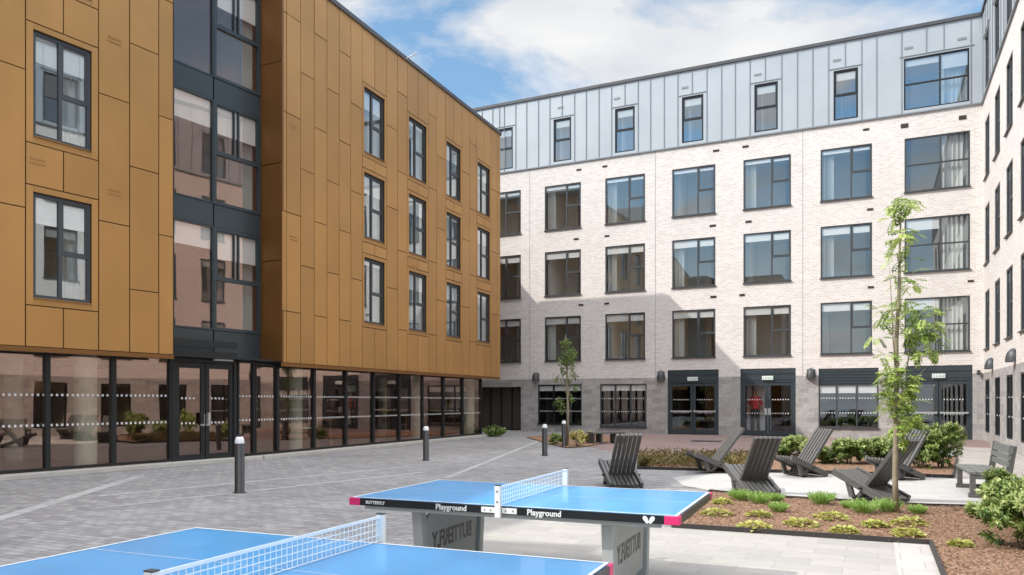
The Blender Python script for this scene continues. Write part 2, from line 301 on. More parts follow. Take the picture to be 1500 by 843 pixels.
def window(F, par, org, uL, uR, z0, z1, n, cols=(), trans=(), fw=.06, glassm='glass_room', fm='frame', blind=0, curtain=None, inner=(), sill=False, dots=False, name='window', dp=.07, bl=None):
    """uL/uR: left and right seen from outside; cols: mullion fractions; trans: (fx0, fx1, fz)"""
    X = lambda f: uL + (uR - uL) * f
    Z = lambda f: z0 + (z1 - z0) * f
    sg = 1 if uR > uL else -1
    mb = MB()
    mb.box(uL, uL + sg * fw, n, n + dp, z0, z1, 0, F); mb.box(uR, uR - sg * fw, n, n + dp, z0, z1, 0, F)
    a, b = uL + sg * fw, uR - sg * fw
    mb.box(a, b, n, n + dp, z0, z0 + fw, 0, F); mb.box(a, b, n, n + dp, z1 - fw, z1, 0, F)
    for f in cols: mb.box(X(f) - fw / 2, X(f) + fw / 2, n - .002, n + dp - .004, z0 + fw, z1 - fw, 0, F)
    for f0, f1, fz in trans:
        xa = X(f0) + (sg * fw if f0 == 0 else sg * fw / 2); xb = X(f1) - (sg * fw if f1 == 1 else sg * fw / 2)
        mb.box(xa, xb, n + .001, n + dp - .006, Z(fz) - fw / 2, Z(fz) + fw / 2, 0, F)
    for f0, f1, g0, g1 in inner:   # opening lights with their own thicker sash
        xa = X(f0) + sg * fw * (1 if f0 == 0 else .5); xb = X(f1) - sg * fw * (1 if f1 == 1 else .5)
        za = Z(g0) + fw * (1 if g0 == 0 else .5); zb = Z(g1) - fw * (1 if g1 == 1 else .5); s_ = .035
        mb.box(xa, xa + sg * s_, n + .01, n + dp - .015, za, zb, 0, F); mb.box(xb, xb - sg * s_, n + .01, n + dp - .015, za, zb, 0, F)
        mb.box(xa + sg * s_, xb - sg * s_, n + .01, n + dp - .015, za, za + s_, 0, F); mb.box(xa + sg * s_, xb - sg * s_, n + .01, n + dp - .015, zb - s_, zb, 0, F)
    if sill: mb.box(uL - sg * .03, uR + sg * .03, n + dp + .001, n + dp + .09, z0 - .03, z0 + .012, 0, F)
    w_ = mb.build(name, M[fm], par, org)
    g = MB(); g.face([F.pt(uL + sg * .02, n + .03, z0 + .02), F.pt(uR - sg * .02, n + .03, z0 + .02), F.pt(uR - sg * .02, n + .03, z1 - .02), F.pt(uL + sg * .02, n + .03, z1 - .02)])
    if dots:
        for hz in (1.04, 1.68):
            k = int(abs(uR - uL) / .11)
            for i in range(k):
                x = uL + sg * (.08 + i * .11)
                if abs(x - uR) < .08: break
                g.box(x, x + sg * .045, n + .032, n + .034, hz, hz + .05, 1, F)
    g.build('pane', [M[glassm], M['dot']], w_, org)
    if blind:
        fs = [0] + list(cols) + [1] if bl is None else bl
        bb = MB()
        for i in range(len(fs) - 1):
            dz = blind if not isinstance(blind, (list, tuple)) else blind[i]
            if dz > 0: bb.box(X(fs[i]) + sg * .05, X(fs[i + 1]) - sg * .05, n + .004, n + .014, Z(1 - dz), z1 - .03, 0, F)
        if bb.v: bb.build('blind', M['blind'], w_, org)
    if curtain:
        cb_ = MB()
        for f0, f1 in curtain:
            K = 18; prev = None
            for i in range(K + 1):
                x = X(f0 + (f1 - f0) * i / K); y = n - .16 - .03 * math.sin(i * 2.1)
                if prev: cb_.face([F.pt(prev[0], prev[1], z0 + .05), F.pt(x, y, z0 + .05), F.pt(x, y, z1 - .05), F.pt(prev[0], prev[1], z1 - .05)], smooth=True)
                prev = (x, y)
        cb_.build('curtain', M['curtain'], w_, org)
    return w_
def room(mb, F, a, b, z0, z1, n, depth=2.2):
    a, b = min(a, b), max(a, b); d = n - depth; n = n - .02
    P = F.pt
    mb.face([P(a, d, z0), P(b, d, z0), P(b, d, z1), P(a, d, z1)], m=0)
    mb.face([P(a, n, z0), P(a, d, z0), P(a, d, z1), P(a, n, z1)], m=0); mb.face([P(b, n, z0), P(b, d, z0), P(b, d, z1), P(b, n, z1)], m=0)
    mb.face([P(a, n, z1), P(b, n, z1), P(b, d, z1), P(a, d, z1)], m=0); mb.face([P(a, n, z0), P(b, n, z0), P(b, d, z0), P(a, d, z0)], m=1)

# ================================================================== BRICK BUILDING (back range and right range)
CZ = G(1440, 645); FC = Frame((CZ.x, CZ.y), (-(1567 + 750), FP)); FD = Frame((CZ.x, CZ.y), (-(1290 - 750), -FP))
BR = empty('brick_building', (CZ.x, CZ.y, 0), 0, 'pale brick building with a grey metal clad top storey', 'building')
org = BR.location.copy()
ZS, ZB, ZT = 2.7, 13.62, 17.25
def rect(F, l, r, pt, pb, n=-.12, at=None):
    at = l if at is None else at
    return [F.u(l, n), F.u(r, n), F.z(at, pb, n), F.z(at, pt, n)]
def C_(l, r, n=0): return FC.u(l, n), FC.u(r, n)
rowsZ = [(3.62, 5.88), (6.95, 9.22), (10.32, 12.60)]
colsP = [(708, 763), (798, 851), (886.6, 945), (984.6, 1048), (1089, 1158.7), (1202, 1277.5), (1325, 1421)]
opsC = []; wins = []
for ci, (l, r) in enumerate(colsP):
    a, b = C_(l, r)
    for ri, (z0, z1) in enumerate(rowsZ):
        opsC.append((a, b, z0, z1)); wins.append((ci, ri, a, b, z0, z1))
topP = [(723, 751.5), (811, 837), (901, 930), (999, 1030.5), (1105, 1139.5), (1221, 1257), (1324, 1420)]
topW = []
for l, r in topP:
    a, b = C_(l, r); topW.append((a, b, 13.78, 15.95))
g1 = (*C_(788, 852), .40, 2.42); g2 = (*C_(879, 947), .30, 2.42)
g3 = (*C_(1199, 1287), .42, 3.0)
d1 = (*C_(978, 1052.7), 0.0, 3.05); d2 = (*C_(1084.6, 1165.6), 0.0, 3.05); d3 = (*C_(1326.8, 1424.6), 0.0, 3.05)
pas = (*C_(700, 763), .05, 2.32)
opsG = [g1, g2, g3, d1, d2, d3, pas]
dcols = [(.62 + 2.83 * k, 2.02 + 2.83 * k) for k in range(10)]
opsD = [(a, b, z0, z1) for i, (a, b) in enumerate(dcols) for z0, z1 in (rowsZ if i < 10 else rowsZ[1:])]; topD = [(a, b, 13.78, 15.95) for a, b in dcols]; basD = [(a, b, .35, 2.42) for a, b in dcols[:10]]
uCl = FC.u(640); LD = 30.0
mb = MB()
wall(mb, FC, 0, uCl, ZS, ZB, opsC + opsG, m=0); wall(mb, FD, 0, LD, ZS, ZB, opsD, m=0)
mb.build('brick_wall', M['brick'], BR, org)
mb = MB()
wall(mb, FC, 0, uCl, 0, ZS, opsG, m=0); wall(mb, FD, 0, LD, 0, ZS, basD, m=0)
mb.build('stone_base', M['stone'], BR, org)
mb = MB()   # end walls, back walls and roof
e1 = FD.pt(LD, 0, 0); 
for a, b in ((FD.pt(LD, 0, 0), FD.pt(LD, -9, 0)), (FD.pt(LD, -9, 0), FD.pt(-9, -9, 0)), (FC.pt(uCl, 0, 0), FC.pt(uCl, -9, 0)), (FC.pt(uCl, -9, 0), FC.pt(-9, -9, 0))):
    mb.face([a, b, b + Vector((0, 0, ZT)), a + Vector((0, 0, ZT))], [(0, 0), ((b - a).length, 0), ((b - a).length, ZT), (0, ZT)])
mb.build('rear_wall', M['brick'], BR, org)
mb = MB()
mb.box(-9, uCl, -9, -.02, ZT - .1, ZT, 0, FC); mb.box(.2, LD, -9, -.02, ZT - .11, ZT - .01, 0, FD)
mb.build('roof', M['coping'], BR, org)
# zinc storey
mb = MB()
wall(mb, FC, 0, uCl, ZB, ZT - .05, topW, n=.02, rev=.14); wall(mb, FD, 0, LD, ZB, ZT - .05, topD, n=.02, rev=.14)
seams = [706.6 - 16 * 0, 722, 739, 755.7, 771.7, 789, 805.6, 841.8, 859, 877.6, 896, 934.8, 953, 973, 993, 1035.5, 1057, 1077, 1098.5, 1145, 1168, 1190.5, 1213.5, 1262, 1284, 1320.6, 1422]
mids = [(732, ), (823.5,), (915.5,), (1014,), (1121,), (1238,), (1356.8,), (1382.4,)]
mb2 = MB()
for s_ in seams:
    u = FC.u(s_); mb2.box(u - .012, u + .012, .021, .05, ZB + .05, ZT - .1, 0, FC)
for s_ in mids:
    u = FC.u(s_[0]); mb2.box(u - .012, u + .012, .021, .05, 16.05, ZT - .1, 0, FC)
for a, b, z0, z1 in topW:
    a, b = min(a, b), max(a, b); mb2.box(a - .17, b + .17, .021, .045, 16.02, 16.05, 0, FC)
for k in range(42):
    u = .3 + .72 * k; mb2.box(u - .012, u + .012, .021, .05, 16.05 if any(a < u < b for a, b in dcols) else ZB + .05, ZT - .1, 0, FD)
for a, b in dcols: mb2.box(a - .15, b + .15, .021, .045, 16.02, 16.05, 0, FD)
zc = mb.build('metal_cladding', M['zinc'], BR, org); mb2.build('standing_seams', M['zinc_seam'], zc, org)
mb = MB()
mb.box(-.05, uCl, .0, .09, ZT - .1, ZT + .04, 0, FC); mb.box(.09, LD, .0, .09, ZT - .1, ZT + .04, 0, FD)
mb.build('roof_coping', M['coping'], BR, org)
mb = MB()
mb.box(0, uCl, .0, .07, ZB - .03, ZB + .03, 0, FC); mb.box(.07, LD, .0, .07, ZB - .03, ZB + .03, 0, FD)
mb.build('ledge', M['zinc_seam'], BR, org)
for x in (776, 960, 1176):
    mb = MB(); u = FC.u(x); mb.box(u - .008, u + .008, .002, .006, ZS, ZB - .04, 0, FC); mb.build('movement_joint', M['zinc_seam'], BR, org)
rm = MB(); NW = -.09
rnd = random.Random(3)
for ci, ri, a, b, z0, z1 in wins:
    if ci == 6: window(FC, BR, org, a, b, z0, z1, NW, cols=(.56,), trans=((0, .56, .5), (.56, 1, .5)), blind=[.22, 0] if ri < 2 else 0, curtain=((.58, .98),), sill=True)
    else: window(FC, BR, org, a, b, z0, z1, NW, cols=(.60,), trans=((.6, 1, .5),), inner=((.6, 1, .5, 1),), blind=[.17, .17] if ri < 2 else [.10, .10], curtain=((.03, .26),) if (ci + ri) % 3 != 2 else ((.03, .12),), sill=True)
    room(rm, FC, a - .25, b + .25, z0 - .3, z1 + .25, NW)
    k = rnd.random()
    if k < .75:   # things standing in the rooms
        aa = min(a, b); x = aa + .5 + rnd.random() * 1.2
        rm.box(x, x + .7, NW - 2.1, NW - 1.2, z0 - .29, z0 + .1 + .3 * rnd.random(), 2, FC)
for i, (a, b, z0, z1) in enumerate(topW):
    if i == 6: window(FC, BR, org, a, b, z0, z1, NW, cols=(.56,), trans=((0, .56, .5), (.56, 1, .5)), blind=[.15, .3], curtain=((.58, .98),), fm='frame_dark', glassm='glass_top')
    else: window(FC, BR, org, a, b, z0, z1, NW, trans=((0, 1, .5),), inner=((0, 1, .5, 1),), blind=[.2], fm='frame_dark', fw=.075, glassm='glass_top')
    room(rm, FC, a - .3, b + .3, z0 - .1, z1 + .4, NW)
for i, (a, b) in enumerate(dcols):
    for z0, z1 in (rowsZ + [(13.78, 15.95)])[(0 if i < 10 else 1):]:
        window(FD, BR, org, b if b < a else a, max(a, b), z0, z1, NW, cols=(.5,), trans=((.5, 1, .5),), blind=[.18, .18] if z0 < 8 else 0, curtain=((.03, .2),), sill=z0 < 13, glassm='glass_wing')
        room(rm, FD, a - .25, b + .25, z0 - .3, z1 + .25, NW)
    if i > 9: continue
    window(FD, BR, org, a, b, .35, 2.42, NW, cols=(.5,), trans=((0, .5, .7),), dots=i < 4, fm='frame_dark')
    room(rm, FD, a - .4, b + .4, .05, 2.6, NW, 4)
window(FC, BR, org, g1[0], g1[1], g1[2], g1[3], NW, cols=(.36, .68), blind=.16, dots=True, glassm='glass_room', fm='frame_dark', sill=True)
window(FC, BR, org, g2[0], g2[1], g2[2], g2[3], NW, cols=(.33, .66), blind=.16, dots=True, glassm='glass_room', sill=True)
window(FC, BR, org, g3[0], g3[1], g3[2], 2.30, NW, cols=(.31, .645), blind=.2, dots=True, glassm='glass_room', sill=True)
mb = MB(); mb.box(g3[0], g3[1], NW, -.03, 2.302, 3.0, 0, FC)
for k in range(5): mb.box(g3[0], g3[1], -.029, -.005, 2.34 + k * .13, 2.40 + k * .13, 0, FC)
mb.build('louvre_panel', M['spandrel'], BR, org)
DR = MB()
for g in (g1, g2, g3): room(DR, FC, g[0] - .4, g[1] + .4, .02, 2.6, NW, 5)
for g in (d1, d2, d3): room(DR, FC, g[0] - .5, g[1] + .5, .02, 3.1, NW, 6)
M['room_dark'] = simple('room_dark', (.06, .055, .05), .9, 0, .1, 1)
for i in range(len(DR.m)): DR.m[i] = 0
pt_ = MB(); pt_.box(FC.u(1090), FC.u(1126), -.85, -.80, 0.04, 2.5, 0, FC); pt_.build('partition', M['blind'], BR, org)
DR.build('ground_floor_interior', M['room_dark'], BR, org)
rm.build('room_interior', [M['room'], M['room_floor'], M['furn']], BR, org)
# doors
def double_door(F, par, org, d, n, fascia0, bars=True, gl='glass_room', fm='spandrel'):
    a, b = d[0], d[1]; sg = 1 if b > a else -1; w_ = abs(b - a)
    mb = MB(); mb.box(a, b, n, n + .07, fascia0, d[3], 0, F)
    for k in range(2): mb.box(a, b, n + .071, n + .09, fascia0 + .12 + k * .28, fascia0 + .30 + k * .28, 0, F)
    mb.box(a, a + sg * .1, n, n + .09, .02, fascia0, 0, F); mb.box(b, b - sg * .1, n, n + .09, .02, fascia0, 0, F)
    fr_ = mb.build('door_surround', M[fm], par, org)
    mid = (a + b) / 2
    for side, (p, q) in enumerate(((a + sg * .1, mid - sg * .01), (mid + sg * .01, b - sg * .1))):
        mb = MB(); st = .11
        mb.box(p, p + sg * st, n, n + .06, .04, fascia0 - .02, 0, F); mb.box(q, q - sg * st, n, n + .06, .04, fascia0 - .02, 0, F)
        mb.box(p + sg * st, q - sg * st, n, n + .06, .04, .24, 0, F); mb.box(p + sg * st, q - sg * st, n, n + .06, fascia0 - .14, fascia0 - .02, 0, F)
        dr = mb.build('door', M[fm], par, org)
        g = MB(); p2, q2 = p + sg * .1, q - sg * .1
        g.face([F.pt(p2, n + .03, .2), F.pt(q2, n + .03, .2), F.pt(q2, n + .03, fascia0 - .12), F.pt(p2, n + .03, fascia0 - .12)])
        for hz in (1.0, 1.62):
            for i in range(int(abs(q2 - p2) / .11) - 1):
                x = p2 + sg * (.08 + i * .11); g.box(x, x + sg * .045, n + .032, n + .034, hz, hz + .05, 1, F)
        g.build('pane', [M[gl], M['dot']], dr, org)
        g = MB()
        if bars: g.box(p + sg * .04, q - sg * .04, n + .11, n + .15, 1.06, 1.13, 0, F); g.box(p + sg * .04, p + sg * .1, n + .06, n + .11, 1.05, 1.14, 0, F); g.box(q - sg * .04, q - sg * .1, n + .06, n + .11, 1.05, 1.14, 0, F)
        else:
            x = q - sg * .07 if side == 0 else p + sg * .07
            g.box(x - .06, x + .06, n + .061, n + .075, .95, 1.25, 0, F)
        g.build('push_bar' if bars else 'push_plate', M['steel'], dr, org)
double_door(FC, BR, org, d1, NW, 2.42); double_door(FC, BR, org, d2, NW, 2.42, False, 'glass_clear'); double_door(FC, BR, org, d3, NW, 2.42)
# recessed store doors at the passage
mb = MB(); a, b = pas[0], pas[1]; sg = 1 if b > a else -1
M['brown_panel'] = simple('brown_panel', (.07, .055, .045), .55, 0, .1, 2)
for k in range(4):
    x0 = a + (b - a) * k / 4; x1 = a + (b - a) * (k + 1) / 4
    mb.box(x0 + sg * .02, x1 - sg * .02, -.35, -.30, .1, 2.3, 0, FC); mb.box(x1 - sg * .03, x1 + sg * .03, -.30, -.26, .06, 2.3, 1, FC)
mb.box(a, b, -.4, -.36, 0, 2.4, 1, FC)
mb.build('store_door', [M['brown_panel'], M['frame_dark']], BR, org)
for x, y, wpx, hpx in [(848, 249, 7, 2.5), (886, 244, 7, 2.5), (1049, 221, 9, 3), (1044, 331, 9, 3), (844, 350.5, 7, 2.5), (889, 346, 7, 2.5), (851, 447, 7, 2.5), (889, 445, 7, 2.5), (1045, 435, 9, 3), (1092, 215, 9, 3), (1268.7, 190, 9, 3), (1325, 184.6, 11, 6), (1410, 172.5, 11, 6), (1096.5, 325, 9, 3), (1274.5, 307, 9, 3), (1087, 432.5, 8, 3), (1275.6, 421, 9, 3), (1422, 412, 9, 3)]:
    mb = MB(); r = (FC.u(x - wpx / 2), FC.u(x + wpx / 2), FC.z(x, y + hpx / 2), FC.z(x, y - hpx / 2))
    mb.box(r[0], r[1], .003, .02, r[2], r[3], 0, FC)
    nl = 2
    for k in range(nl): mb.box(min(r[0], r[1]) + .02, max(r[0], r[1]) - .02, .021, .028, r[2] + (r[3] - r[2]) * (k + .3) / nl, r[2] + (r[3] - r[2]) * (k + .6) / nl, 1, FC)
    mb.build('vent', [M['joint'], M['frame']], BR, org)
for x, y in [(821.5, 158), (904, 145), (1003.5, 129), (1110, 110), (1226, 89), (1331, 71), (1409, 57.5)]:
    mb = MB(); u, z = FC.uz(x, y); mb.box(u - .16, u + .16, .021, .035, z - .05, z + .05, 0, FC); mb.build('vent', M['zinc_seam'], BR, org)

# ================================================================== GOLD BUILDING
G0 = G(370, 673); FA = Frame((G0.x, G0.y), (-(1445 - 750), -FP)); FB = Frame((G0.x, G0.y), (1228 - 750, FP))
GB = empty('gold_building', (G0.x, G0.y, 0), 0, 'gold metal panelled building over a glazed ground floor', 'building')
org = GB.location.copy()
OA, OB = .55, .5; ZR = FB.z(733, 195, OB); ZL = (FB.z(733, 553.5, OB) + FB.z(413, 531.5, OB)) / 2; ZLA = FA.z(200, 517, OA)
ST = (FB.z(420, 165, OB) - FB.z(420, 456, OB)) / 2
print('ZR', ZR, 'ZL', ZL, ZLA, 'storey', ST, 'B corner', FB.pt(FB.u(733, OB), OB, 0))
bRows = []
for (t, b) in ((104.6, 199), (251, 347), (400, 495)): bRows.append((FB.z(533.5, b, OB), FB.z(533.5, t, OB)))
aRows = [(FA.z(48.8, 436, OA), FA.z(48.8, 281.6, OA)), (FA.z(48.8, 198.7, OA), FA.z(48.8, 43.2, OA))]
print('rows', bRows, aRows)
# regularise
z0b = sum(r[0] for r in bRows) / 3; hb = sum(r[1] - r[0] for r in bRows) / 3
bRows = [(z0b + (k - 1) * ST, z0b + (k - 1) * ST + hb) for k in range(3)]
aST = aRows[1][0] - aRows[0][0]; aRows.append((aRows[1][0] + aST, aRows[1][1] + aST))
uB0, uB1 = FB.u(413, OB), FB.u(733, OB)
PR = random.Random(11)
def cladding(F, n, cols, zb, zt, jz, wincols, rows, st, gap=.022, split=None):
    back = MB(); pan = MB(); ops = []
    for (a, b, wa, wb) in wincols:
        for r in rows: ops.append((min(wa, wb), max(wa, wb), r[0], r[1]))
    lo = min(c for cc in cols for c in cc[:2]); hi = max(c for cc in cols for c in cc[:2])
    wall(back, F, lo, hi, zb, zt, ops, n=n - .03, rev=.12)
    g = gap / 2
    def P(a, b, c, d):
        if b - a > .01 + gap and d - c > .01 + gap: pan.box(a + g, b - g, n - .029, n + PR.uniform(-.003, .003), c + g, d - g, 0, F, (PR.random(), 0))
    for (a, b, ph) in cols:
        a, b = min(a, b), max(a, b)
        wc = [w_ for w_ in wincols if abs(min(w_[0], w_[1]) - a) < 1e-6]
        if wc:
            wa, wb = sorted(wc[0][2:4]); mid = (wa + wb) / 2; z = zb
            for r in rows:
                P(a, mid, z, r[0] - .16); P(mid, b, z, r[0] - .16)
                P(a, wa + g, r[0] - .16, r[1] + .14); P(wb - g, b, r[0] - .16, r[1] + .14)
                pan.box(wa, wb, n - .029, n - .001, r[0] - .149, r[0] - .012, 0, F); pan.box(wa, wb, n - .029, n - .001, r[1] + .012, r[1] + .129, 0, F)
                pan.box(wa, wb, n - .02, n + .03, r[0] - .012, r[0] - .001, 0, F)
                z = r[1] + .14
            P(a, mid, z, zt); P(mid, b, z, zt)
        else:
            z = zb; k = math.floor((zb - jz[ph]) / st) + 1
            while True:
                j = jz[ph] + k * st; k += 1
                if j - z < .25: continue
                if zt - j < .1: P(a, b, z, zt); break
                P(a, b, z, j); z = j
    return back, pan
zt = ZR - .06
jB = [FB.z(419.8, 456, OB), FB.z(440.4, 389, OB)]
ex = [413.2, 419.8, 440.4, 460.4, 479, 496.9, 513.9, 530.8, 566.7, 582.6, 596.6, 627.5, 639.8, 652.4, 677, 688, 698.2, 719.5, 728.1, 733]
us = [FB.u(x, OB) for x in ex]; cols = []; wc = []
wp = {530.8: (533.8, 563.7), 596.6: (599.2, 625), 652.4: (654.2, 675), 698.2: (699.8, 717.8)}
alt = 0
for i in range(len(ex) - 1):
    if i == 0: cols.append((us[0], us[1], 0)); continue
    ph = (i - 1) % 2; cols.append((us[i], us[i + 1], ph if i < 7 else (0 if ex[i] in (582.6, 639.8 - 12.3, 688, 627.5) else 1)))
    if ex[i] in wp: wc.append((us[i], us[i + 1], FB.u(wp[ex[i]][0], OB), FB.u(wp[ex[i]][1], OB)))
back, pan = cladding(FB, OB, cols, ZL, zt, jB, wc, bRows, ST)
cl = back.build('wall', M['joint'], GB, org); tag(cl, 'right-hand gold panelled wall'); pan.build('cladding_panels', M['gold'], cl, org, bevel=.004)
NG = OB - .14
RM = MB()
for i, (a, b, wa, wb) in enumerate(wc):
    for k, r in enumerate(bRows):
        window(FB, GB, org, wa, wb, r[0], r[1], NG, cols=(.44,), trans=((.44, 1, .47),), inner=((.44, 1, .47, 1),), blind=[.3 if (i + k) % 3 else .1, .3 if (i + k) % 3 else .1], curtain=((.5, .97),), glassm='glass_gold', fw=.07)
        room(RM, FB, wa - .1, wb + .1, r[0] - .1, r[1] + .1, NG)
# A side
uA1 = FA.u(254, OA); exA = [254, 232.6, 190, 144.5, 37.5]; usA = [FA.u(x, OA) for x in exA]
jA = [FA.z(144.5, 136, OA), FA.z(190, 63, OA), FA.z(232.6, 169.4, OA), FA.z(0, 187, OA)]
sA = FA.z(144.5, 136, OA) - FA.z(144.5, 323, OA)
colsA = [(usA[0], usA[1], 2), (usA[1], usA[2], 1), (usA[2], usA[3], 0), (usA[3], usA[4], 0)]
uu = usA[4]; wA = [(usA[3], usA[4], FA.u(134.5, OA), FA.u(48.8, OA))]; wWidth = usA[4] - usA[3]
while uu < 17.5: colsA.append((uu, uu + .9, 3 if int(uu * 10) % 2 else 2)); uu += .9
uAe = uu
back, pan = cladding(FA, OA, colsA, ZLA, zt, jA, wA, aRows, sA)
cl = back.build('wall', M['joint'], GB, org); tag(cl, 'left-hand gold panelled wall'); pan.build('cladding_panels', M['gold'], cl, org, bevel=.004)
for r in aRows:
    window(FA, GB, org, wA[0][3], wA[0][2], r[0], r[1], OA - .12, cols=(.47,), trans=((.47, 1, .46),), inner=((.47, 1, .46, 1),), blind=[.28, .28], curtain=((.55, .97),), glassm='glass_gold', fw=.07)
    room(RM, FA, wA[0][3] - .1, wA[0][2] + .1, r[0] - .1, r[1] + .1, OA - .12)
for F, n_, px, py, w_ in ((FA, OA, 168, 60, .3), (FA, OA, 168, 283, .3), (FA, OA, 55, 238, .3), (FB, OB, 430, 187, .3), (FB, OB, 430, 350, .3), (FB, OB, 606, 392, .25)):
    u, z = F.uz(px, py, n_); mb = MB()
    for k in (0, 1): mb.box(u - w_ / 2, u + w_ / 2, n_ + .001, n_ + .006, z - .06 + k * .09, z - .02 + k * .09, 0, F)
    mb.build('vent', M['gold_vent'], GB, org)
# returns of the two gold walls
NBAY = -.45
uR_ = FA.u(377.5, NBAY); bayR = FA.pt(uR_, NBAY, 0)
b0 = FB.pt(uB0, OB, 0); FR = Frame((b0.x, b0.y), (-(1567 + 750), FP)); wr = 1.15
mb = MB(); jr = [FR.z(400, 89), FR.z(400, 238), FR.z(400, 381)]
zz0 = ZL; pts = [ZL, FB.z(413, 381, OB), FB.z(413, 238, OB), FB.z(413, 89, OB), FB.z(413, 89, OB) + ST - .01, zt]
for i in range(len(pts) - 1):
    if pts[i + 1] - pts[i] > .1: mb.box(.0, wr, -.03, -.001, pts[i] + .011, pts[i + 1] - .011, 0, FR)
mb.box(0, wr, -.06, -.031, ZL, zt, 1, FR)
a0 = FA.pt(uA1, OA, 0); a1 = FA.pt(uA1, NBAY - .1, 0)
mb.face([a0 + Vector((0, 0, ZLA)), a1 + Vector((0, 0, ZLA)), a1 + Vector((0, 0, zt)), a0 + Vector((0, 0, zt))])
mb.build('return_wall', [M['gold_edge'], M['joint']], GB, org)
# bay between them
uBL, uBR = FA.u(250, NBAY), uR_ - .02; uM = FA.u(310, NBAY)
sp_ = [(FA.z(254, 520, NBAY), FA.z(254, 479, NBAY)), (FA.z(254, 320, NBAY), FA.z(254, 285, NBAY)), (FA.z(254, 126, NBAY), FA.z(254, 91, NBAY))]
dz = ((sp_[2][0] - sp_[0][0])) / 2; sp_.append((sp_[2][0] + dz, sp_[2][1] + dz))
print('spandrels', sp_, 'dz', dz)
for i, (a, b) in enumerate(sp_):
    mb = MB()
    for p, q in ((uBL, uM + .02), (uM - .02, uBR)): mb.box(p, q, NBAY, NBAY + .08, a + .01, b - .01, 0, FA)
    mb.build('spandrel_panel', M['spandrel'], GB, org)
    z0, z1 = b, (sp_[i + 1][0] if i < 3 else zt)
    if i == 3: z1 = b + dz * .82
    window(FA, GB, org, uBL, uM, z0, z1, NBAY, glassm='glass_bay', fw=.04, blind=[.22 + .05 * (i % 2)], fm='spandrel', dp=.09)
    window(FA, GB, org, uM, uBR, z0, z1, NBAY, cols=(), trans=((0, 1, .5),), inner=((0, .47, .5, 1), (.49, 1, .5, 1)), glassm='glass_bay', fw=.08, blind=[.3], curtain=((.72, .95),), fm='spandrel', dp=.1)
    room(RM, FA, uBL, uBR, z0 + .02, z1 - .02, NBAY, 4)
RM.build('room_interior', [M['room'], M['room_floor'], M['furn']], GB, org)
# roof, fascia, soffit and back walls, with an added out-of-view shadow caster
E1 = FB.pt(uB1, OB, 0); dC = Vector((FC.d.x, FC.d.y, 0)); pC = Vector((-dC.y, dC.x, 0)); pC = pC if pC.y > 0 else -pC
E2 = E1 + dC * 6.7
tL = (FC.p0.to_3d() - E2).dot(pC); E3 = E2 + pC * (tL - .02); E4 = E3 + dC * 7
Aend = FA.pt(uAe, OA, 0)
wing = [Vector((-14.2, 4.86, 0)), Vector((-14.9, 2.3, 0)), Vector((-9.3, -.2, 0)), Vector((-13, -8, 0)), Vector((-30, -1, 0))]  # unseen end block, invented and shaped to throw shade over the tables
nb = FB.n.to_3d() * -.12; na = FA.n.to_3d() * -.12
foot = [b0 + nb, E1 + nb, E2, E3, E4, Vector((-28, 38, 0)), wing[4], wing[3], wing[2], wing[1], wing[0], Aend + na - Vector((1.5, -.3, 0)), FA.pt(uA1, OA, 0) + na, FA.pt(uA1, NBAY - .1, 0), FA.pt(uR_ - .3, NBAY - .1, 0)]
mb = MB(); top = [p + Vector((0, 0, ZR - .12)) for p in foot]; n_ = len(top)
mb.idx(top + [p + Vector((0, 0, -.25)) for p in top], [tuple(range(n_)), tuple(range(n_, 2 * n_))[::-1]] + [(i, (i + 1) % n_, n_ + (i + 1) % n_, n_ + i) for i in range(n_)])
mb.build('roof', M['coping'], GB, org)
mb = MB()
for i in list(range(1, 10)):
    p, q = foot[i], foot[i + 1]; zlo = ZL if i == 1 else 0
    mb.face([p + Vector((0, 0, zlo)), q + Vector((0, 0, zlo)), q + Vector((0, 0, ZR - .13)), p + Vector((0, 0, ZR - .13))], m=0)
mb.build('rear_wall', M['gold_edge'], GB, org)
mb = MB(); mb.box(uB0 - .02, uB1 + .03, OB - .1, OB + .05, ZR - .11, ZR + .03, 0, FB); mb.box(uA1, uAe, OA - .1, OA + .05, ZR - .11, ZR + .03, 0, FA)
mb.box(0, 6.7, -.1, .05, ZR - .11, ZR + .02, 0, Frame((E1.x, E1.y), (dC.x, dC.y)))
mb.build('roof_coping', M['coping'], GB, org)
mb = MB(); mb.box(uB0, uB1, -.4, OB - .035, ZL - .0, ZL + .04, 0, FB); mb.box(uB0, uB1, OB - .033, OB - .005, ZL - .10, ZL - .002, 1, FB); mb.box(uA1 - .02, uAe, OA - .033, OA - .005, ZLA - .10, ZLA - .002, 1, FA)
mb.box(-.25, uAe, -.4, OA - .035, ZLA - .02, ZLA + .02, 0, FA)
mb.build('soffit', [M['frame_dark'], M['gold_edge']], GB, org)
# overflow pipe on the roof edge
mb = MB(); u, z = FB.uz(592, 88, OB); mb.tube([FB.pt(u, OB, z), FB.pt(u - .1, OB + .55, z + .1)], .02, 6); mb.build('overflow_pipe', M['white'], GB, org)
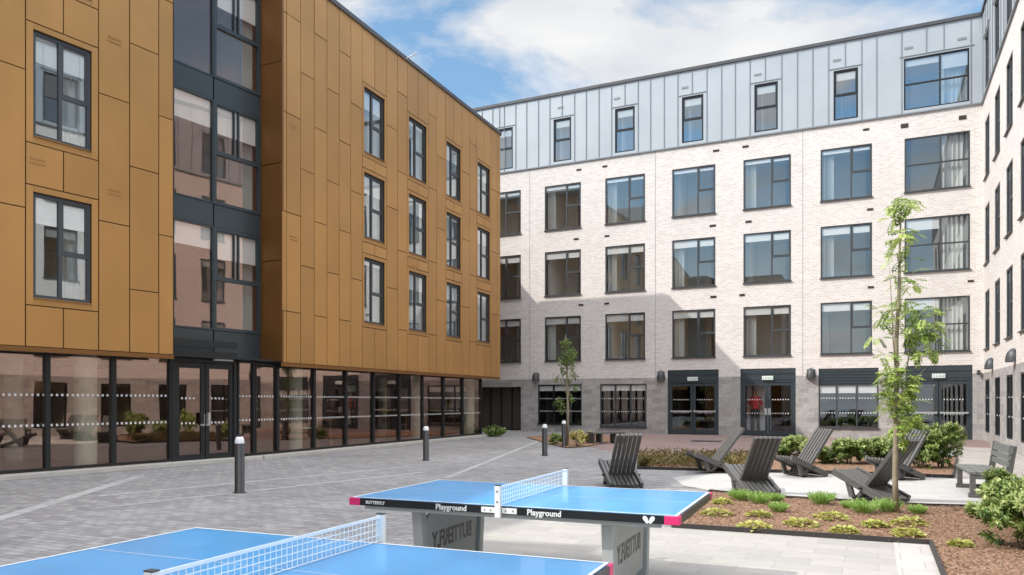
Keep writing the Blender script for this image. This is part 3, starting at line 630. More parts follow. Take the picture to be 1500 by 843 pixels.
# ground-floor glazing
zg0 = .12
def glazing(F, pxs, par, z1, doors=()):
    for i in range(len(pxs) - 1):
        if i in doors: continue
        a, b = F.u(pxs[i]), F.u(pxs[i + 1])
        window(F, par, org, a, b, zg0, z1, 0, glassm='glass_shop', fm='frame_dark', fw=.05, dots=True, name='shopfront_window', dp=.1)
uA = lambda p: FA.u(p)
glazing(FA, [-160, -50, 67, 164, 248], GB, ZLA - .03)
glazing(FB, [370, 403.5, 457.5, 504, 544.5, 582.6, 616.5, 647.5, 675.6, 703], GB, ZL - .03)
window(FA, GB, org, FA.u(345), FA.u(370), zg0, ZLA - .03, 0, glassm='glass_shop', fm='frame_dark', fw=.05, dots=True, name='shopfront_window', dp=.1)
double_door(FA, GB, org, (FA.u(249), FA.u(344), 0, ZLA - .03), .0, ZLA - .13, False, 'glass_shop', 'frame_dark')
mb = MB(); x = FA.u(292); mb.box(x - .05, x + .05, .09, .13, 1.0, 1.28, 1, FA); x = FA.u(301); mb.box(x - .03, x + .03, .09, .16, 1.0, 1.28, 0, FA)
mb.build('door_handle', [M['steel'], M['black']], GB, org)
mb = MB(); mb.box(FA.u(320) - .3, FA.u(320) + .25, .12, .2, ZLA - .06, ZLA + .0, 0, FA); mb.build('door_light', M['lens'], GB, org)
# end wall of the glazed floor and passage flank
gE = FB.pt(FB.u(705), 0, 0)
mb = MB()
for p, q in ((gE, gE + dC * 8),):
    mb.face([p, q, q + Vector((0, 0, ZL)), p + Vector((0, 0, ZL))], [(0, 0), ((q - p).length, 0), ((q - p).length, ZL), (0, ZL)])
mb.build('end_wall', M['frame_dark'], GB, org)
mb = MB(); mb.box(.0, FB.u(708), .0, .42, 0, .10, 0, FB); mb.box(0, uAe, .0, .42, 0, .10, 0, FA); mb.build('plinth', M['conc'], GB, org, bevel=.01)
mb = MB()
back1, back2 = FB.pt(FB.u(703), -7, 0), FB.pt(1, -7, 0)
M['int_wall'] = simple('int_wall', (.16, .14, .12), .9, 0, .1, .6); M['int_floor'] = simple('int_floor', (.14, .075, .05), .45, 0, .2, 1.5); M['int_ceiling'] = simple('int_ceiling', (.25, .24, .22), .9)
mb.box(-2, FB.u(703), -7.1, -7, .05, ZL, 0, FB); mb.box(-2, uAe, -7.1, -7, .05, ZLA, 0, FA)
mb.box(0, FB.u(703), -7, -.02, .05, .09, 1, FB); mb.box(.4, uAe, -7, -.02, .045, .085, 1, FA)
mb.box(0, FB.u(703), -7, -.41, ZL - .04, ZL - .01, 2, FB); mb.box(.4, uAe, -7, -.41, ZLA - .045, ZLA - .025, 2, FA)
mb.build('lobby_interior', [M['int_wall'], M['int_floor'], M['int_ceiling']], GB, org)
for (F, px, n, r, zt_) in ((FA, 125, -.5, .24, ZLA), (FA, 20, -3.5, .2, ZLA), (FB, 433, -.5, .2, ZL), (FB, 610, -.6, .22, ZL), (FB, 685, -.55, .3, ZL), (FB, 560, -3.5, .2, ZL)):
    u = F.u(px, n); p = F.pt(u, n, 0); mb = MB(); mb.lathe([(r, .09), (r, zt_ - .05)], 20, c=(p.x, p.y, 0)); mb.build('column', M['column'], GB, org)

# ================================================================== GROUND
def sheet(name, polys, z, mat, kind='structure', uvrot=0):
    mb = MB()
    for poly in polys: mb.face([Vector((p[0], p[1], z)) for p in poly], [(p[0], p[1]) for p in poly])
    o = mb.build(name, mat); o['kind'] = kind; return o
angC = math.atan2(FC.d.y, FC.d.x)
def paver(name, c1, c2, mo, bw, bh, rot, mort=.006, var=.12, stain=.14, vs=.5, bump=.25):
    return brick(name, c1, c2, mo, bw, bh, mort, var, .8, rot, 'UV', stain, bump, vscale=vs)
M['pave'] = paver('grey_pavers', (.355, .34, .335), (.235, .225, .225), (.18, .17, .17), .24, .12, -angC, .009, .18, .24, .33)
M['band'] = paver('band_pavers', (.46, .45, .445), (.38, .37, .365), (.38, .38, .375), .24, .14, -angC)
M['slab'] = paver('pale_slabs', (.42, .395, .365), (.36, .34, .315), (.33, .31, .29), .6, .3, -angC + PI / 2 * 0, .006, .06, .08)
M['slab_edge'] = paver('slab_border', (.50, .475, .44), (.46, .435, .40), (.36, .34, .32), .4, .4, -angC, .006, .05, .06)
M['red'] = paver('red_pavers', (.30, .21, .19), (.24, .165, .15), (.27, .22, .2), .21, .14, -angC)
M['light_pave'] = paver('buff_pavers', (.46, .42, .38), (.36, .32, .29), (.32, .29, .27), .2, .1, -angC)
sheet('ground', [[(-400, -100), (400, -100), (400, 800), (-400, 800)]], 0, M['pave'])
def gp(*pts): return [(G(x, y).x, G(x, y).y) for x, y in pts]
def strip(a, b, w_):
    A, B = G(*a), G(*b); d = (B - A).normalized(); s_ = Vector((-d.y, d.x, 0)) * w_ / 2
    return [((A - s_).x, (A - s_).y), ((B - s_).x, (B - s_).y), ((B + s_).x, (B + s_).y), ((A + s_).x, (A + s_).y)]
sheet('paving_bands', [strip((144, 727), (600, 684), .13), strip((140, 745), (620, 692), .13), strip((-40, 772), (205, 698), .22), strip((655, 700), (790, 646), .14)], .004, M['band'])
# red entrance paving beside the back range
cA, cB = FC.pt(FC.u(870), .05, 0), FC.pt(-.2, .05, 0)
sheet('red_paving', [[(cA.x, cA.y), (cB.x, cB.y), tuple(G(1452, 657).xy), tuple(G(1185, 666).xy), tuple(G(1080, 671).xy), tuple(G(935, 669.5).xy), tuple(G(885, 660).xy), tuple(G(850, 652).xy)]], .005, M['red'])
sheet('light_paving', [[tuple(G(1400, 700).xy), tuple(G(1402, 655).xy), tuple(G(1452, 657).xy), tuple(FD.pt(3.0, .05, 0).xy), tuple(FD.pt(24, .05, 0).xy), tuple(G(1900, 900).xy), tuple(G(1500, 752).xy)]], .006, M['light_pave'])
# pale patio between the beds and slab area beside the tables
pat = gp((1060, 693), (1200, 695), (1395, 702), (1560, 706), (1560, 752), (1421, 745), (1357, 743.6), (1155.6, 732), (1052, 722), (1000, 712), (985, 700))
M['patio'] = paver('patio_slabs', (.50, .485, .465), (.45, .435, .415), (.42, .40, .38), .6, .3, -angC, .006, .05, .08)
sheet('patio', [pat], .008, M['patio'])
s1, s2, s3 = G(985, 774), G(1363, 799.6), G(1380, 843)
dd = (s3 - s2).normalized(); s4 = s2 + dd * 6; s5 = s1 + dd * 6 + Vector((-.6, 0, 0))
sheet('slab_paving', [[tuple(G(700, 752).xy), s1.xy[:], s2.xy[:], s4.xy[:], (-1.5, .8), (-.6, 6)]], .008, M['slab'])
ex_ = (s2 - s1).normalized()
sheet('slab_border', [[(s2 - ex_ * .36).xy[:], s2.xy[:], s4.xy[:], (s4 - ex_ * .36).xy[:]]], .012, M['slab_edge'])
for o in bpy.data.objects:
    if o.name in ('slab_border', 'slab_paving', 'patio', 'paving_bands', 'light_paving', 'red_paving'): o['kind'] = 'structure'

# planting beds ------------------------------------------------------
def in_poly(p, poly):
    c = False; n = len(poly); j = n - 1
    for i in range(n):
        if (poly[i][1] > p[1]) != (poly[j][1] > p[1]) and p[0] < (poly[j][0] - poly[i][0]) * (p[1] - poly[i][1]) / (poly[j][1] - poly[i][1]) + poly[i][0]: c = not c
        j = i
    return c
def bed(name, poly, label_edge, kerb=True, chips=0, seed=1, z=.03):
    r = random.Random(seed)
    # mulch sheet with slight relief
    xs = [p[0] for p in poly]; ys = [p[1] for p in poly]
    mb = MB(); mb.face([Vector((p[0], p[1], z)) for p in poly], [(p[0], p[1]) for p in poly]); o = mb.build(name, M['mulch']); o['kind'] = 'structure'
    if chips:
        mb = MB(); k = 0
        while k < chips:
            p = (r.uniform(min(xs), max(xs)), r.uniform(min(ys), max(ys)))
            if not in_poly(p, poly): continue
            k += 1; a = r.uniform(0, 2 * PI); d = Vector((math.cos(a), math.sin(a), r.uniform(-.3, .5)))
            mb.leaf(Vector((p[0], p[1], z + r.uniform(.002, .02))), d, Vector((r.uniform(-.5, .5), r.uniform(-.5, .5), 1)), r.uniform(.02, .06), r.uniform(.008, .022), r.random() ** .8)
        c = mb.build('bark_mulch', M['chip']); c['kind'] = 'stuff'; tag(c, label_edge, 'mulch')
    if kerb:
        mb = MB(); n = len(poly)
        for i in range(n):
            a, b = Vector((*poly[i], .03)), Vector((*poly[(i + 1) % n], .03)); mb.bar(a, b, .03, .07)
        e = mb.build('bed_edging', M['edge_steel']); e['kind'] = 'structure'
bed1 = gp((1008, 762), (1040, 722.5), (1080, 727), (1155.6, 732.5), (1357, 744.2), (1425, 746), (1560, 756)) + [tuple(G(1900, 843).xy), tuple((s4 + ex_ * 2.2).xy[:]), s4.xy[:], s2.xy[:], s1.xy[:]]
bed('planting_bed', bed1, 'brown bark mulch around the young tree in the front bed', True, 26000, 2)
bed2 = gp((934, 687.5), (1075, 691.5), (1200, 693.5), (1396, 700.5), (1402, 672), (1185, 667), (1080, 672), (936, 671))
bed('planting_bed', bed2, 'brown bark mulch under the clipped shrubs behind the loungers', True, 9000, 3)
bed3 = gp((800, 650), (830, 657), (862, 655), (905, 645), (880, 637), (826, 637), (770, 641))
bed('planting_bed', bed3, 'bark mulch under the low yellow shrubs by the small tree', False, 1500, 4)

# ================================================================== TABLE TENNIS TABLES
def text_mesh(name, body, size, mat, parent, mtx, extr=.0008):
    c = bpy.data.curves.new(name, 'FONT'); c.body = body; c.size = size; c.extrude = extr; c.align_x = 'CENTER'; c.align_y = 'CENTER'; c.offset = size * .028; c.resolution_u = 3
    t = bpy.data.objects.new(name, c); COL.objects.link(t); dg = bpy.context.evaluated_depsgraph_get(); dg.update()
    me = bpy.data.meshes.new_from_object(t.evaluated_get(dg)); COL.objects.unlink(t); bpy.data.objects.remove(t)
    me.transform(mtx); me.materials.clear(); me.materials.append(mat); o = bpy.data.objects.new(name, me); COL.objects.link(o); o.parent = parent; return o
def mtx(x, y, z, o):
    return Matrix(((x[0], y[0], z[0], o[0]), (x[1], y[1], z[1], o[1]), (x[2], y[2], z[2], o[2]), (0, 0, 0, 1)))
def make_table(label):
    t = empty('table_tennis_table', (0, 0, 0), 0, label, 'ping-pong table', 'outdoor ping-pong tables')
    HL, HW, ZT_ = 1.37, .7625, .76
    mb = MB(); mb.box(-HL, HL, -HW, HW, ZT_ - .022, ZT_); top = mb.build('tabletop', M['blue'], t, bevel=.002)
    mb = MB(); e = .02; z = ZT_ + .002
    for a, b, c, d in ((-HL, HL, -HW, -HW + e), (-HL, HL, HW - e, HW), (-HL, -HL + e, -HW + e, HW - e), (HL - e, HL, -HW + e, HW - e), (-HL + e, HL - e, -.003, .003)):
        mb.face([(a, c, z), (b, c, z), (b, d, z), (a, d, z)])
    mb.build('white_lines', M['line'], top)
    mb = MB(); cL = .09; th = .018; h0, h1 = ZT_ - .062, ZT_ - .003
    for s in (-1, 1):
        mb.box(-HL + cL, HL - cL, s * HW, s * (HW + th), h0, h1); mb.box(s * HL, s * (HL + th), -HW + .06, HW - .06, h0, h1)
    mb.build('apron', M['black'], t)
    for sx in (-1, 1):
        for sy in (-1, 1):
            mb = MB(); mb.box(sx * (HL - cL), sx * (HL + th), sy * HW, sy * (HW + th + .002), h0 - .002, h1 + .001); mb.box(sx * HL, sx * (HL + th + .002), sy * (HW - .06), sy * HW, h0 - .002, h1 + .001)
            mb.build('corner_guard', M['pink'], t, bevel=.004)
    mb = MB()
    for s in (-1, 1): mb.box(-HL + .12, HL - .12, s * (HW - .05), s * (HW - .01), ZT_ - .095, ZT_ - .023)
    for x in (-.9, 0, .9): mb.box(x - .02, x + .02, -HW + .05, HW - .05, ZT_ - .09, ZT_ - .024)
    mb.build('under_frame', M['leg_grey'], t)
    # writing on the long aprons
    for s in (-1, 1):
        X = (1, 0, 0) if s < 0 else (-1, 0, 0); Z = (0, s, 0); yy = s * (HW + th + .001)
        for x in (-.42, .37): text_mesh('lettering', 'Playground', .062, M['white'], t, mtx(X, (0, 0, 1), Z, (x * -s, yy, ZT_ - .036)))
        text_mesh('lettering', 'BUTTERFLY', .036, M['white'], t, mtx(X, (0, 0, 1), Z, (s * 1.13, yy, ZT_ - .034)))
        # two-winged emblem
        mb = MB(); cx = -s * 1.17; y2 = yy + s * .001
        for q in (-1, 1):
            for (a, b, rr, k) in ((.024, .006, .024, .72), (.013, -.012, .015, .9)):
                pts = []
                for i in range(14):
                    an = 2 * PI * i / 14; px_ = math.cos(an) * rr; pz_ = math.sin(an) * rr * k; ro = .9 * q
                    pts.append((cx + q * a + px_ * math.cos(ro) - pz_ * math.sin(ro), y2, ZT_ - .036 + b + px_ * math.sin(ro) * q * q + pz_ * math.cos(ro)))
                mb.face(pts if s * q < 0 else pts[::-1])
        mb.build('emblem', M['white'], t)
    # net
    nt_ = MB(); NWd = .79; zt2 = ZT_ + .153
    nt_.box(-.004, .004, -NWd, NWd, zt2 - .016, zt2); 
    for k in range(4): z = ZT_ + .006 + k * .034; nt_.box(-.002, .002, -NWd, NWd, z, z + .0045)
    y = -NWd
    while y < NWd: nt_.box(-.0015, .0015, y, y + .004, ZT_ + .006, zt2 - .016); y += .0385
    net = nt_.build('net', M['net'], t)
    for s in (-1, 1):
        mb = MB(); mb.box(-.022, .022, s * (NWd - .005), s * (NWd + .03), ZT_ - .085, zt2 + .006)
        mb.box(-.15, -.028, s * (HW + .0185), s * (HW + .028), ZT_ - .055, ZT_ - .012); mb.box(.028, .15, s * (HW + .0185), s * (HW + .028), ZT_ - .055, ZT_ - .012)
        nb_ = len(mb.m); mb.box(-.023, .023, s * (NWd - .006), s * (NWd + .031), zt2 + .0065, zt2 + .013)
        for z in (ZT_ + .03, ZT_ + .11): mb.box(-.006, .006, s * (NWd + .0305), s * (NWd + .034), z, z + .012)
        for x in (-.12, -.07, .06, .12): mb.box(x - .005, x + .005, s * (HW + .0285), s * (HW + .031), ZT_ - .039, ZT_ - .029)
        for q_ in range(nb_, len(mb.m)): mb.m[q_] = 1
        mb.build('net_post', [M['white'], M['frame']], net, bevel=.002)
    # leg frames
    for sx in (-1, 1):
        x = sx * .82; up = [(-.60, .69), (.60, .69)]; lo = [(-.52, 0), (.52, 0)]
        for k in (0, 1):
            mb = MB(); w2 = .045; a, b = up[k], lo[k]
            mb.hexa([(x - .045, b[0] - w2, b[1]), (x + .045, b[0] - w2, b[1]), (x + .045, b[0] + w2, b[1]), (x - .045, b[0] + w2, b[1]),
                     (x - .045, a[0] - w2, a[1]), (x + .045, a[0] - w2, a[1]), (x + .045, a[0] + w2, a[1]), (x - .045, a[0] + w2, a[1])])
            mb.build('leg', M['leg_grey'], t, bevel=.006)
        mb = MB(); pr = [(-.475, .10), (.475, .10), (.535, .50), (.44, .60), (.28, .64), (-.28, .64), (-.44, .60), (-.535, .50)]; th2 = .012
        mb.idx([(x - th2, p[0], p[1]) for p in pr] + [(x + th2, p[0], p[1]) for p in pr], [tuple(range(8)), tuple(range(8, 16))[::-1]] + [(i, (i + 1) % 8, 8 + (i + 1) % 8, 8 + i) for i in range(8)])
        pn = mb.build('leg_panel', M['panel'], t)
        for d in (1, -1): text_mesh('lettering', 'BUTTERFLY', .15, M['black'], pn, mtx((0, -1, 0), (0, 0, 1), (-1, 0, 0), (x + d * (th2 + .002), 0, .355)) @ Matrix.Diagonal((1, 1.35, 1, 1)))
    return t
angT = math.atan2(-.39, .921)
t1 = make_table('farther blue ping-pong table with its whole top and pink corners in view'); t1.location = (.205, 6.62, 0); t1.rotation_euler.z = angT
t2 = copy_tree(t1); t2.location = (-1.07, 3.66, 0); t2['label'] = 'nearest blue ping-pong table, cut off by the lower edge of the view'

# ================================================================== LOUNGERS
def make_lounger(label):
    t = empty('slatted_lounger', (0, 0, 0), 0, label, 'outdoor chair', 'dark slatted x-shaped loungers')
    pitch = .081
    B0, B1 = Vector((.14, 0, .035)), Vector((-.60, 0, .97)); S0, S1 = Vector((.54, 0, .42)), Vector((-.40, 0, .035))
    def plank(a, b, y, w_, h_): 
        mb = MB(); d = (b - a).normalized(); nrm = Vector((0, 1, 0)).cross(d)
        mb.bar(a + Vector((0, y, 0)), b + Vector((0, y, 0)), w_, h_, up=(0, 0, 1)); return mb
    mb = MB()
    for k in range(6): 
        y = -2.5 * pitch + k * pitch; mb.bar(B0 + Vector((0, y, 0)), B1 + Vector((0, y, 0)), .057, .06, up=(1, 0, .3))
    mb.build('backrest', M['plastic'], t, bevel=.005)
    mb = MB()
    for k in range(8):
        y = -3.5 * pitch + k * pitch; mb.bar(S0 + Vector((0, y, 0)), S1 + Vector((0, y, 0)), .057, .055 if 0 < k < 7 else .11)
    mb.build('seat', M['plastic'], t, bevel=.004)
    mb = MB()
    mb.tube([(-.0, -.36, .2), (-.0, .36, .2)], .02, 8); mb.tube([(.16, -.30, .04), (.16, .30, .04)], .03, 8)
    mb.build('cross_rod', M['bollard'], t)
    for s in (-1, 1):
        mb = MB(); mb.bar((.22, s * .24, .04), (.30, s * .24, .29), .05, .09); mb.build('brace', M['plastic'], t, bevel=.004)
    return t
chairs = [((2.02, 14.1), (-.1, .99), 'dark slatted lounger seen from behind, leftmost of them, just beyond the ping-pong table'),
          ((4.13, 13.05), (-.1, 1), 'dark slatted lounger seen from behind at the left end of the front mulch bed'),
          ((4.45, 16.75), (-1, -.12), 'grey slatted lounger in side view in front of the glazed double doors'),
          ((6.06, 15.9), (-.93, -.36), 'grey slatted lounger with sunlit slats in front of the green shrub row'),
          ((5.76, 12.1), (-.47, .88), 'large dark slatted lounger just behind the slender tree trunk'),
          ((7.75, 15.3), (-.93, -.36), 'slatted lounger mostly hidden behind the one at the tree trunk')]
lp = None
for (xy, f, lb) in chairs:
    o = make_lounger(lb) if lp is None else copy_tree(lp)
    lp = lp or o; o['label'] = lb; o.location = (xy[0], xy[1], .01); o.rotation_euler.z = math.atan2(f[1], f[0])

# backed bench on the right
a = Vector((8.09, 13.9, 0)); b = Vector((7.40, 12.35, 0)); d = (b - a).normalized()
bn = empty('park_bench', ((a + b) / 2 + Vector((d.y, -d.x, 0)) * -.25).to_tuple(), math.atan2(d.y, d.x), 'grey slatted bench with a backrest on the patio at the right', 'bench')
Lb = (b - a).length / 2
mb = MB()   # local x along the bench, local +y away from the sitter
for k in range(4): mb.box(-Lb, Lb, -.24 + k * .125, -.24 + k * .125 + .112, .385, .43)
mb.build('seat', M['bench'], bn, bevel=.004)
mb = MB()
for z0, z1, x0, x1 in ((.52, .60, -Lb + .25, Lb), (.53, .53, 0, 0), (.62, .70, -Lb, Lb), (.72, .85, -Lb, Lb)):
    if z1 > z0: mb.hexa([(x0, .26 + (z0 - .43) * .22, z0), (x1, .26 + (z0 - .43) * .22, z0), (x1, .30 + (z0 - .43) * .22, z0), (x0, .30 + (z0 - .43) * .22, z0), (x0, .26 + (z1 - .43) * .22, z1), (x1, .26 + (z1 - .43) * .22, z1), (x1, .30 + (z1 - .43) * .22, z1), (x0, .30 + (z1 - .43) * .22, z1)])
mb.build('backrest', M['bench'], bn, bevel=.004)
for x in (-Lb + .05, Lb - .05):
    mb = MB(); mb.box(x - .04, x + .04, -.22, -.14, 0.08, .384); mb.box(x - .04, x + .04, -.24, .32, 0, .079)
    mb.bar((x, .27, .08), (x, .385, .86), .08, .09, up=(0, 1, 0)); mb.box(x - .035, x + .035, -.139, .25, .31, .384); mb.build('leg', M['plastic'], bn, bevel=.005)
# low backless benches
def low_bench(pl, pr, label, off=0):
    A, B = G(*pl), G(*pr); Lx = (B - A).length; d = (B - A).normalized()
    t = empty('low_bench', ((A + B) / 2).to_tuple(), math.atan2(d.y, d.x), label, 'bench', 'low backless benches')
    mb = MB()
    for k in range(3): mb.box(-Lx / 2, Lx / 2, -.2 + k * .14, -.2 + k * .14 + .125, .38, .44)
    mb.build('seat', M['bench'], t, bevel=.004)
    for s in (-1, 1):
        mb = MB(); x = s * (Lx / 2 - .25); mb.box(x - .2, x + .2, -.17, .17, 0, .07); mb.box(x - .2, x - .13, -.17, .17, .071, .379); mb.box(x + .13, x + .2, -.17, .17, .071, .379); mb.build('leg', M['plastic'], t, bevel=.004)
low_bench((864, 651), (912, 649.5), 'low backless bench beside the yellow shrubs under the dark ground floor window')
low_bench((1222, 664), (1292, 666), 'low slatted bench half hidden behind the shrubs under the louvred window')

# bollards
bp = empty('bollard', (0, 0, 0), 0, '', 'bollard', 'bollard lights on the paving')
mb = MB(); mb.lathe([(.0, 0), (.11, 0), (.11, .008), (.078, .012), (.078, .80), (.0, .80)], 24); mb.build('post', M['bollard'], bp)
mb = MB(); mb.lathe([(.076, .801), (.072, .86), (.05, .905), (0, .91)], 24); mb.build('lens', M['lens'], bp)
mb = MB(); mb.lathe([(0, .9055), (.035, .91), (.035, .945), (.0, .95)], 20); mb.build('cap', M['bollard'], bp)
bl = [((351, 722), 'black bollard light nearest the glazed doors of the gold building, tallest in view'), ((624, 675), 'black bollard light standing alone behind the far ping-pong table, near the glazed frontage'),
      ((798, 668), 'black bollard light at the end of the paving, left one of the close pair'), ((826, 655.5), 'black bollard light beside the yellow shrubs, right and farther one of the close pair')]
for i, (p, lb) in enumerate(bl):
    o = bp if i == 0 else copy_tree(bp); o.location = G(*p); o['label'] = lb
bp.scale = (1.06, 1.06, 1.06)

# wall lamps
wl = empty('wall_lamp', (0, 0, 0), 0, '', 'wall lamp', 'hooded wall lamps on the brick building')
mb = MB(); K = 12
prof = [(.21, -.2), (.20, -.05), (.165, .09), (.10, .19), (0, .235)]
vs = []
for r, z in prof:
    for i in range(K + 1): a = -PI / 2 + PI * i / K; vs.append((r * math.cos(a) * 1.2, r * math.sin(a), z))
mb.idx(vs, [(j * (K + 1) + i, j * (K + 1) + i + 1, (j + 1) * (K + 1) + i + 1, (j + 1) * (K + 1) + i) for j in range(len(prof) - 1) for i in range(K)], smooth=True)
mb.build('hood', M['frame'], wl)
mb = MB(); mb.box(-.02, .012, -.17, .17, -.17, .17); mb.build('back_plate', M['black'], wl)
mb = MB(); mb.lathe([(0, -.15), (.10, -.14), (.11, -.08), (.0, -.05)], 14, c=(.12, 0, 0)); mb.build('lens', M['lens'], wl)
lampspec = [(FC, 785.5, 552, 'hooded wall lamp left of the ground floor window by the passage'), (FC, 968.5, 550, 'hooded wall lamp between the dark ground floor window and the first double doors'),
            (FC, 1188, 547, 'hooded wall lamp on the pale stone left of the louvred window'), (FD, 1454, 533, 'hooded wall lamp on the right-hand wing, the one nearer the corner'), (FD, 1487, 521, 'hooded wall lamp on the right-hand wing, cut near the right edge of view')]
for i, (F, px, py, lb) in enumerate(lampspec):
    o = wl if i == 0 else copy_tree(wl); u, z = F.uz(px, py); o.location = F.pt(u, .02, z); o.rotation_euler.z = math.atan2(F.n.y, F.n.x); o['label'] = lb
# camera dome on the corner
mb = MB(); mb.box(-.05, .1, -.05, .05, -.05, .05); mb.lathe([(0, -.16), (.07, -.13), (.09, -.05), (.0, -.05)], 12, c=(.12, 0, 0)); o = mb.build('security_camera', M['frame']); u, z = FC.uz(1437, 548)
u = FC.u(1433); o.location = FC.pt(u, .05, 2.78); o.rotation_euler.z = math.atan2(FC.n.y, FC.n.x); tag(o, 'small dome security camera on the brick wall next to the inner corner', 'camera')
# emergency exit lights behind the fascias
for d_, lb in ((d1, 'small green and white exit light over the shaded double doors'), (d2, 'small exit light over the double doors with the man in red'), (d3, 'small green and white exit light over the double doors behind the tree')):
    m_ = (d_[0] + d_[1]) / 2; p = FC.pt(m_, -.0, 2.62); t = empty('exit_sign', p, math.atan2(FC.n.y, FC.n.x), lb, 'exit sign', 'exit lights over the doors')
    mb = MB(); mb.box(0, .06, -.24, .24, -.09, .09); mb.build('case', M['white'], t, bevel=.005)
    mb = MB(); mb.box(.061, .064, -.21, .21, -.05, .05); gs = mb.build('panel', M['green_sign'], t)
    mb = MB(); mb.box(.0645, .067, -.05, .01, -.03, .03); mb.box(.0645, .067, .05, .16, -.01, .01); mb.box(.0645, .067, -.16, -.10, -.035, .035); mb.build('symbols', M['white'], gs)
p = G(1035, 647); mb = MB(); mb.box(-.55, .55, -.35, .35, 0, .02); o = mb.build('door_mat', M['edge_steel']); o.location = (p.x, p.y, .006); o.rotation_euler.z = angC; tag(o, 'dark doormat on the red paving in front of the first double doors', 'doormat')

# ================================================================== LOBBY THINGS
def place(F, px, n): return F.pt(F.u(px, n), n, .09)
for i, (px, n) in enumerate(((455, -1.3), (590, -2.6), (655, -2.2))):
    p = place(FB, px, n); lab = ['long timber table with pale legs behind the glass near the middle of the frontage', 'timber table deep inside the glazed lobby beside a round column', 'timber table inside the glazed lobby near its far end'][i]
    t = empty('lobby_table', p, math.atan2(FB.d.y, FB.d.x), lab, 'table', 'tables in the glazed lobby')
    mb = MB(); mb.box(-.8, .8, -.35, .35, .86, .90); mb.build('tabletop', M['timber'], t)
    for sx in (-1, 1):
        for sy in (-1, 1): mb = MB(); mb.box(sx * .72, sx * .66, sy * .3, sy * .24, 0, .86); mb.build('leg', M['timber'], t)
for i, px in enumerate((444, 450, 456)):
    p = place(FB, px, -.7); t = empty('bar_stool', p, 0, ['white bar stool at the lobby table, nearest to the round column', 'white bar stool in the middle of the row at the lobby table', 'white bar stool at the far end of the row at the lobby table'][i], 'stool', 'stools at the lobby table')
    mb = MB(); mb.lathe([(0, .62), (.17, .62), (.18, .66), (.0, .67)], 16); mb.build('seat', M['white'], t)
    for k in range(4): a = PI / 4 + k * PI / 2; mb = MB(); mb.tube([(.12 * math.cos(a), .12 * math.sin(a), .62), (.2 * math.cos(a), .2 * math.sin(a), 0)], .014, 6); mb.build('leg', M['timber'], t)
u = FA.u(52, -1.2); p = FA.pt(u, -1.2, 0); t = empty('pendant_lamp', (p.x, p.y, 1.95), 0, 'pale round pendant lamp hanging inside the left end of the glazing', 'pendant lamp')
mb = MB(); mb.lathe([(0, -.25), (.1, -.22), (.17, -.05), (.16, .1), (.05, .26), (0, .27)], 18); mb.build('lamp_shade', M['timber'], t); mb = MB(); mb.tube([(0, 0, .27), (0, 0, ZLA - 1.98)], .01, 5); mb.build('cord', M['black'], t)
p = place(FB, 513, -2.2); mb = MB(); mb.box(-.3, .3, -.02, .02, -.12, .12); mb.box(-.2, -.05, -.026, -.021, -.06, .06, 1); mb.box(.02, .2, -.026, -.021, -.02, .02, 1); o = mb.build('exit_sign', [M['green_sign'], M['white']]); o.location = (p.x, p.y, 2.05); o.rotation_euler.z = math.atan2(FB.d.y, FB.d.x); tag(o, 'green exit sign hanging inside the glazed ground floor of the gold building', 'exit sign')

